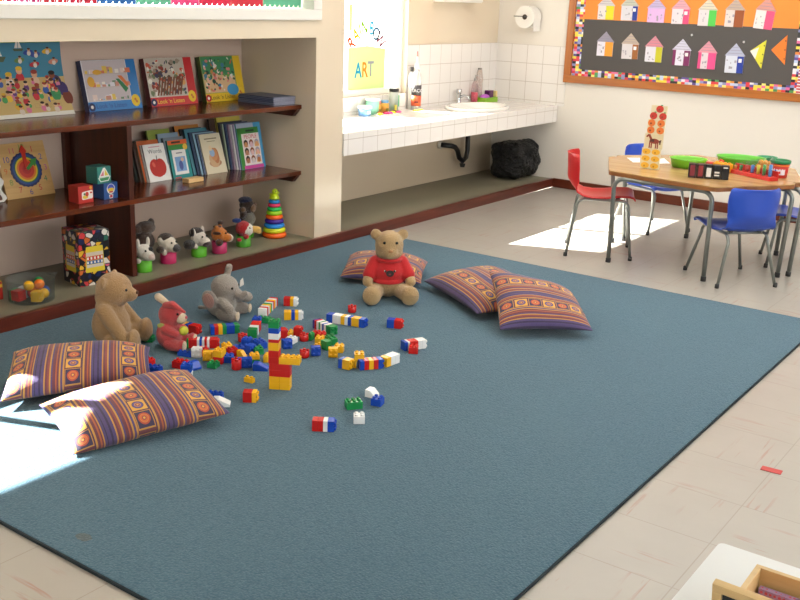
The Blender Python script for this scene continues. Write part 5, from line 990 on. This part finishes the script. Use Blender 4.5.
# plain teddy in profile
c = onz(111, 346, RZ0); t = toy('plain tan teddy bear without clothes, seen from the side facing the bricks', 'teddy_bear', (c.x+.01, c.y+.01, RZ0), math.atan2(.52, .85), 'teddy bear'); t.scale = (.95,)*3
b = MB().mat(FUR)
b.ell((-.01, 0, .105), (.088, .092, .108)); b.ell((-.012, 0, .19), (.066, .074, .06)); b.ell((.012, 0, .278), (.084, .080, .082)); b.ell((-.012, 0, .24), (.066, .07, .06)); b.ell((.083, 0, .258), (.040, .036, .034)); b.ell((.04, 0, .30), (.05, .055, .045))
for s in (-1, 1):
    b.ell((-.010, s*.072, .325), (.014, .027, .030), RX(s*-.3)); b.caps((-.01, s*.078, .195), (.07, s*.100, .090), .038, .033); b.ell((.078, s*.10, .082), (.034, .03, .031))
    b.caps((.02, s*.06, .05), (.10, s*.085, .05), .050, .046); b.ell((.125, s*.09, .060), (.03, .05, .060))
organic(b, 'body', .006, t, 4)
for s in (-1, 1): b = MB().mat(EYE); b.ell((.080, s*.036, .288), .008); b.build('eye', t)
b = MB().mat(mat('#5a3a28', .6, name='brown_stitched_nose')); b.ell((.121, 0, .270), (.006, .012, .009)); b.build('nose', t)
# coral bunny
c = onz(169.5, 347, RZ0); t = toy('coral pink plush rabbit with floppy ears sitting beside the plain bear', 'plush_rabbit', (c.x, c.y, RZ0), math.atan2(.36, .92)); t.scale = (.94,)*3
COR = m_plush('coral_plush', '#c8484a', .78, 170); CRM = m_plush('cream_plush', '#d8c4a8', .82, 170)
b = MB().mat(COR); b.ell((0, 0, .065), (.060, .060, .072)); b.ell((.012, 0, .165), (.058, .056, .056)); b.ell((.005, 0, .125), (.044, .048, .04))
for s in (-1, 1): b.caps((.005, s*.05, .105), (.058, s*.042, .085), .022, .019); b.caps((.02, s*.042, .03), (.085, s*.055, .030), .030, .027); b.ell((.092, s*.056, .034), (.018, .026, .032))
organic(b, 'body', .005, t, 4)
b = MB().mat(COR); b.caps((.0, -.022, .214), (.04, -.034, .226), .018, .019, 4); b.caps((.04, -.034, .226), (.105, -.045, .200), .019, .008, 5); organic(b, 'ear', .005, t, 3)
b = MB().mat(CRM); b.caps((-.012, .012, .212), (-.050, .010, .238), .016, .020, 4); b.ell((-.054, .010, .240), (.020, .018, .020)); organic(b, 'ear', .005, t, 3)
b = MB().mat(CRM); b.ell((.066, 0, .150), (.026, .032, .026)); b.build('muzzle', t); b = MB().mat(mat('#b84a5a', .6)); b.ell((.091, 0, .158), (.006, .009, .007)); b.build('nose', t)
for s in (-1, 1): b = MB().mat(EYE); b.ell((.060, s*.026, .178), .006); b.build('eye', t); b = MB().mat(CRM); b.ell((.106, s*.057, .035), (.006, .021, .025)); b.build('sole', t)
b = MB().mat(mat('#b8b83a', .8, var=.3, vscale=60, name='yellow_green_cloth')); b.ell((.082, -.012, .095), (.022, .024, .022)); b.build('held_ball', t); b = MB().mat(mat('#a8b060', .8, var=.3, vscale=60, name='patterned_cloth')); b.ell((-.012, -.048, .120), (.022, .012, .012)); b.build('scarf_end', t)
# grey elephant
c = onz(223, 316, RZ0); t = toy('grey plush elephant with pink inner ears sitting on the carpet', 'plush_elephant', (c.x, c.y, RZ0), math.atan2(.36, .93)); t.scale = (.95,)*3
GR = m_plush('grey_plush', '#a29990', .75, 150); PK = m_plush('pink_inner_plush', '#bf9288', .8, 150)
b = MB().mat(GR); b.ell((-.01, 0, .070), (.078, .074, .075)); b.ell((.012, 0, .158), (.072, .068, .066)); b.ell((.022, 0, .12), (.05, .05, .04))
b.caps((.06, 0, .145), (.105, -.0, .118), .030, .022, 6); b.caps((.105, 0, .118), (.125, .0, .135), .022, .017, 4)
for s in (-1, 1): b.caps((.02, s*.055, .095), (.075, s*.080, .065) if s < 0 else (.095, .06, .10), .028, .026, 6); b.caps((.02, s*.05, .03), (.085, s*.075, .032), .036, .032, 7)
b.ell((.108, .06, .10), (.032, .028, .028)); b.caps((-.075, .02, .03), (-.145, .03, .022), .012, .012, 6)
b.caps((.0, .050, .195), (.012, .058, .250), .018, .020, 6); b.ell((-.035, -.082, .108), (.044, .016, .056), RX(.22))
organic(b, 'body', .006, t, 4)
b = MB().mat(PK); b.ell((-.034, -.097, .106), (.031, .006, .044), RX(.22)); b.build('inner_ear', t)
for s in (-1, 1): b = MB().mat(EYE); b.ell((.070, s*.038, .166), .0065); b.build('eye', t); b = MB().mat(CRM); b.ell((.117, s*.078, .034), (.006, .022, .024)); b.build('sole', t)
b = MB().mat(mat('#d8d4cc', .6, name='white_ribbon_tag')); b.prism([(-.004, -.02), (.02, -.012), (.014, .026), (-.002, .012)], -.0012, .0012, T(.085, .035, .178) @ RZ(-.6) @ FX); b.build('ribbon_tag', t)

# ================================================================== BUILDING BRICKS
BU, BH = .0212, .030   # stud pitch, brick height
_bm = {}
def brick_mesh(nx, ny, col, h=BH, kind='brick'):
    key = (nx, ny, col, h, kind)
    if key in _bm: return _bm[key]
    b = MB().mat(pl(col, .22)); w, d = nx*BU, ny*BU
    if kind == 'round': b.lathe([(0, 0), (w/2*.9, 0), (w/2, .004), (w/2, h-.003), (w/2-.003, h), (0, h)], 20)
    elif kind == 'slope': b.prism([(-w/2, 0), (w/2, 0), (w/2, h*.3), (-w/2+BU, h), (-w/2, h)], -d/2, d/2, Matrix(((1, 0, 0, 0), (0, 0, 1, 0), (0, 1, 0, 0), (0, 0, 0, 1))))
    elif kind == 'arch':
        pts = [(-w/2, 0), (-w/2+.008, 0)] + [((w/2-.008)*-math.cos(R(18*k)), .004+(h*.62)*math.sin(R(18*k))) for k in range(1, 10)] + [(w/2-.008, 0), (w/2, 0), (w/2, h), (-w/2, h)]
        b.prism(pts, -d/2, d/2, Matrix(((1, 0, 0, 0), (0, 0, 1, 0), (0, 1, 0, 0), (0, 0, 0, 1))))
    else: b.box((0, 0, h/2), (w-.0004, d-.0004, h-.0002), None, .0016, 2)
    if kind != 'slope':
        for i in range(nx):
            for j in range(ny): b.lathe([(.0066, h-.0002), (.0066, h+.0058), (.0058, h+.0066), (0, h+.0066)], 12, T((i-(nx-1)/2)*BU, (j-(ny-1)/2)*BU, 0))
    b.bm.normal_update(); bmesh.ops.recalc_face_normals(b.bm, faces=b.bm.faces); m = b.mesh('toy_brick'); _bm[key] = m; return m
def at(px, py): p = onz(px, py, RZ0); return p.x, p.y
def loose(px, py, col, label, nx=2, ny=2, yaw=0, kind='brick', pose='up', h=BH, z=0.0):
    me = brick_mesh(nx, ny, col, h, kind); o = bpy.data.objects.new('toy_brick', me); COL.objects.link(o); x, y = at(px, py)
    if pose == 'up': o.location = (x, y, RZ0+z); o.rotation_euler = (0, 0, yaw)
    elif pose == 'side': o.rotation_euler = Euler((0, R(90), yaw)); o.location = (x-math.cos(yaw)*h/2, y-math.sin(yaw)*h/2, RZ0+z+nx*BU/2)      # studs point along yaw
    elif pose == 'down': o.location = (x, y, RZ0+z+h+.0066); o.rotation_euler = (R(180), 0, yaw)
    tag(o, label, 'toy brick', 'loose bricks scattered on the carpet'); return o
def lying(p0, p1, cols, label, nx=2, ny=2, z=0.0, hs=None):
    """bricks clicked together in one bar that lies on its side between two picture points"""
    x0, y0 = at(*p0); x1, y1 = at(*p1); L = math.hypot(x1-x0, y1-y0); yaw = math.atan2(y1-y0, x1-x0); n = len(cols); hs = hs or [1]*n; tot = sum(hs); h1 = L/tot
    t = thing('brick_bar', label, 'brick bar', (x0, y0, RZ0+z), yaw, 'bricks clicked together'); s = 0
    for c_, k in zip(cols, hs):
        o = bpy.data.objects.new('toy_brick', brick_mesh(nx, ny, c_, round(h1*k, 4))); COL.objects.link(o); o.parent = t; o.location = (s*h1, 0, nx*BU/2); o.rotation_euler = (0, R(90), 0); s += k
    return t
def stack(px, py, cols, label, nx=2, ny=2, yaw=0.0, hs=None):
    x, y = at(px, py); t = thing('brick_stack', label, 'brick stack', (x, y, RZ0), yaw, 'bricks clicked together'); z = 0
    for i, c_ in enumerate(cols):
        h = BH*(hs[i] if hs else 1); o = bpy.data.objects.new('toy_brick', brick_mesh(nx, ny, c_, h)); COL.objects.link(o); o.parent = t; o.location = (0, 0, z); z += h
    return t
# the brick figure
x, y = at(280.5, 388); t = thing('brick_figure', 'tall figure built of bricks with yellow feet, red body and green top', 'brick figure', (x, y, RZ0), R(30)); BB = .0276
def bp(c_, nx, ny, lx, ly, lz, h=BB): o = bpy.data.objects.new('toy_brick', brick_mesh(nx, ny, c_, h)); COL.objects.link(o); o.parent = t; o.location = (lx, ly, lz)
for k in range(2):
    bp('yellow', 2, 2, -BU*1.02, 0, BB*k); bp('yellow', 2, 2, BU*1.02, 0, BB*k)
for k in (2, 3): bp('red', 4, 2, 0, 0, BB*k)
bp('yellow', 4, 2, BU*1.87, 0, BB*4); 
z = BB*4
for c_, h in (('red', 1), ('red', 1), ('yellow', 1.2), ('red', .5), ('white', .9), ('blue', .8), ('green', 1)): bp(c_, 2, 2, -BU*1.15, BU*.0 if z > BB*4.5 else BU*.0, z, round(BB*h, 4)); z += BB*h
# bars
lying((184, 331), (199, 334), ['yellow', 'blue', 'red'], 'short bar of yellow, blue and red bricks lying behind the rabbit', hs=[.6, .8, 1.6])
lying((210, 334), (238, 332), ['blue', 'red', 'yellow', 'green', 'blue', 'blue', 'green'], 'bar starting blue with a thin yellow stripe and green tip, in front of the elephant')
lying((187, 347), (218, 347), ['green', 'red', 'red', 'white', 'blue', 'white', 'red', 'white', 'red', 'red'], 'red bar with white and blue stripes lying in front of the rabbit', hs=[.5, 1, 1, .6, .6, .6, .6, .6, 1, 1])
lying((262, 317), (274, 305), ['white', 'red', 'white', 'yellow', 'green', 'white', 'red', 'yellow', 'white', 'red'], 'striped bar of many thin bricks pointing away behind the figure')
lying((284, 305), (297, 305.5), ['red', 'red', 'yellow', 'white'], 'short red, yellow and white bar, farthest back right of the elephant')
lying((284, 319), (302, 319), ['yellow', 'yellow', 'blue', 'yellow', 'white'], 'yellow bar with a blue middle and white end behind the figure')
lying((252, 338), (257, 329), ['green', 'white', 'red', 'red'], 'short bar with green front, white and red bricks left of the figure')
lying((328, 321), (365.5, 327), ['blue', 'white', 'white', 'yellow', 'white', 'blue', 'yellow', 'yellow', 'blue'], 'long blue, white and yellow bar right of the figure', hs=[1.2, 1, .6, .8, .6, .7, 1, .5, 1])
lying((316, 327), (334, 335), ['purple', 'red', 'white', 'green', 'white', 'blue', 'white', 'green', 'green'], 'striped bar of purple, white, blue and green bricks beside the long bar', hs=[.6, .7, .7, .5, .7, .5, .7, .8, .8])
lying((340.5, 366.5), (351.5, 369), ['blue', 'yellow'], 'blue and yellow pair of bricks left of the upright yellow arch', hs=[.7, 1.3])
lying((358.5, 369), (381.5, 367), ['blue', 'red', 'yellow', 'red', 'blue'], 'blue and red bar with a yellow middle in the right foreground')
lying((383, 366.5), (396, 361.5), ['yellow', 'white', 'white'], 'small yellow and white bar touching the end of the blue and red bar')
lying((387.5, 326.5), (402, 328), ['blue', 'red'], 'blue and red pair of bricks near the foot of the dressed teddy bear')
lying((402.5, 350), (424, 347), ['blue', 'white', 'red', 'red', 'white', 'white'], 'blue, red and white bar at the far right of the bricks', hs=[.8, .5, 1, 1, 1, 1])
lying((312.5, 429), (334.5, 430), ['red', 'red', 'white', 'blue'], 'red, white and blue bar nearest to the camera', hs=[1, 1, .8, 1.2])
lying((243.5, 400.5), (257, 401), ['red', 'red', 'yellow'], 'red bricks with a yellow end in front of the figure')
stack(187, 384, ['green', 'white', 'blue'], 'upright stack of green, white and blue bricks by the front left cushion', yaw=R(35), hs=[.9, .9, 1.1])
stack(219.5, 362.5, ['red', 'yellow'], 'yellow brick clicked on a red brick in the left of the pile', yaw=R(20), hs=[1, 1])
stack(254.5, 362, ['green', 'yellow'], 'flat yellow brick on a green brick just left of the figure', yaw=R(50), hs=[.6, .6])
stack(413, 352, ['red'], 'red brick standing before the far right bar', yaw=R(30)) if False else loose(413.5, 352.5, 'red', 'red brick in front of the blue, red and white bar at the far right', yaw=R(30))
# loose bricks
loose(352, 312, 'red', 'round red brick on the carpet between the long bar and the dressed teddy', kind='round')
loose(359, 366.5, 'yellow', 'orange yellow arch brick standing on end behind the blue and red bar', 2, 2, R(40), 'arch', 'up', .062)
loose(353.5, 407.5, 'green', 'green brick alone in the right foreground', 3, 2, R(55))
loose(372, 396, 'white', 'white rounded brick behind the blue brick in the right foreground', 2, 2, R(10), 'slope')
loose(377.5, 404.5, 'blue', 'blue brick in front of the white rounded one', 2, 2, R(15))
loose(359, 422, 'white', 'white studded brick between the green brick and the nearest bar', 2, 2, R(40))
loose(249.5, 382, 'yellow', 'small flat yellow brick in front of the pile, left of the figure', 2, 1, R(10), h=.02)
loose(213, 398, 'blue', 'long blue brick beside the tip of the front left cushion', 4, 1, R(28), h=.026)
loose(222, 405, 'white', 'white brick beside the tip of the front left cushion', 3, 2, R(40), 'slope')
loose(181, 367.5, 'red', 'red brick on the left of the pile by a blue one', 3, 2, R(15))
loose(194.5, 368.5, 'blue', 'blue wedge brick right beside the red brick at the left', 2, 2, R(-10), 'slope')
loose(185, 356, 'blue', 'thin blue brick left of the white studded flower-like brick', 3, 1, R(20), h=.02)
loose(197, 356.5, 'white', 'white brick with its studs towards us at the left of the pile', 2, 2, R(-60), pose='side')
loose(203, 355, 'red', 'red brick behind the yellow ones at the left of the pile', 2, 2, R(30))
loose(208, 360, 'yellow', 'yellow brick with its studs towards us in the left of the pile', 2, 2, R(-50), pose='side')
loose(227, 350.5, 'yellow', 'yellow brick lying behind the yellow and red pair', 2, 2, R(60))
loose(232.5, 355, 'red', 'red brick in the middle of the pile', 2, 2, R(70))
loose(213.5, 367, 'green', 'small green brick in front of the yellow and red pair', 2, 2, R(20), h=.022)
loose(229, 361.5, 'blue', 'small blue brick in the middle of the pile', 2, 2, R(40))
loose(241, 352.5, 'blue', 'blue brick in the heart of the pile with studs up', 3, 2, R(50))
loose(247, 344.5, 'blue', 'blue brick at the back of the pile', 2, 2, R(25))
loose(242.5, 341, 'red', 'red round brick at the back of the pile', kind='round')
loose(260, 347, 'blue', 'blue brick at the back right of the pile near the figure', 2, 3, R(70))
loose(258, 353.5, 'green', 'green brick behind the flat yellow brick left of the figure', 2, 2, R(60))
loose(250.5, 353.5, 'blue', 'blue brick between the green brick and the pile', 2, 2, R(10), pose='side')
loose(242, 357.5, 'yellow', 'yellow wedge brick pointing up in the pile', 2, 1, R(0), 'slope', h=.032)
loose(236.5, 369, 'red', 'red round brick at the front of the pile', kind='round', h=.042)
loose(244.5, 367, 'blue', 'blue brick with studs towards us at the front of the pile', 2, 3, R(-40), pose='side')
loose(261, 369.5, 'blue', 'blue brick in front of the flat yellow brick by the figure', 3, 2, R(35), 'slope')
loose(266.5, 361, 'yellow', 'small yellow brick touching the left side of the figure', 1, 2, R(30))
loose(283, 337, 'red', 'red brick right behind the figure', 2, 2, R(50), pose='side')
loose(290.5, 336, 'yellow', 'small yellow brick behind the white one right of the figure', 1, 2, R(30), h=.024)
loose(291.5, 342.5, 'white', 'white brick behind a blue one right of the figure', 2, 2, R(10), h=.024)
loose(287, 348, 'blue', 'blue brick just right of the figure', 2, 2, R(-30), pose='side')
loose(298, 335, 'red', 'red brick at the back right of the figure by the yellow piece', 2, 2, R(20), pose='side')
loose(304, 340.5, 'red', 'red rounded brick right of the figure beside a green one', kind='round')
loose(304.5, 357, 'red', 'red round brick right of the figure left of a blue brick', kind='round')
loose(315.5, 355, 'blue', 'blue brick right of the figure beside the red round brick', 2, 2, R(-40), pose='side')
loose(311, 339.5, 'green', 'small green brick between two red ones behind the green cluster', 1, 2, R(20))
loose(318.5, 337, 'red', 'flat red brick behind the green cluster', 3, 2, R(20), h=.024)
loose(320, 342, 'yellow', 'yellow brick behind the green cluster', 2, 2, R(30), h=.024)
loose(331, 343, 'green', 'green brick at the top of the green cluster', 2, 3, R(60))
loose(326, 349, 'green', 'green brick at the front left of the green cluster', 2, 2, R(80), pose='side')
loose(333, 356.5, 'yellow', 'orange yellow brick with its studs towards us in front of the green cluster', 2, 2, R(-50), pose='side')
loose(339, 351.5, 'yellow', 'yellow brick behind the orange yellow brick by the green cluster', 2, 2, R(30))
loose(317.5, 349, 'yellow', 'small yellow brick left of the green cluster', 1, 2, R(0), h=.022)
loose(257, 323.5, 'blue', 'blue brick behind the figure next to a flat green one', 2, 2, R(30))
loose(264.5, 322, 'green', 'flat green brick directly behind the top of the figure', 3, 2, R(20), h=.022)
loose(148.5, 365.5, 'red', 'red brick beside the edge of the back left cushion', 2, 2, R(10))
loose(154, 371.5, 'blue', 'blue flat brick in front of the red one beside the back left cushion', 3, 2, R(25), h=.022)
loose(149.5, 341, 'green', 'green brick at the foot of the plain teddy bear', 2, 2, R(30), h=.024)
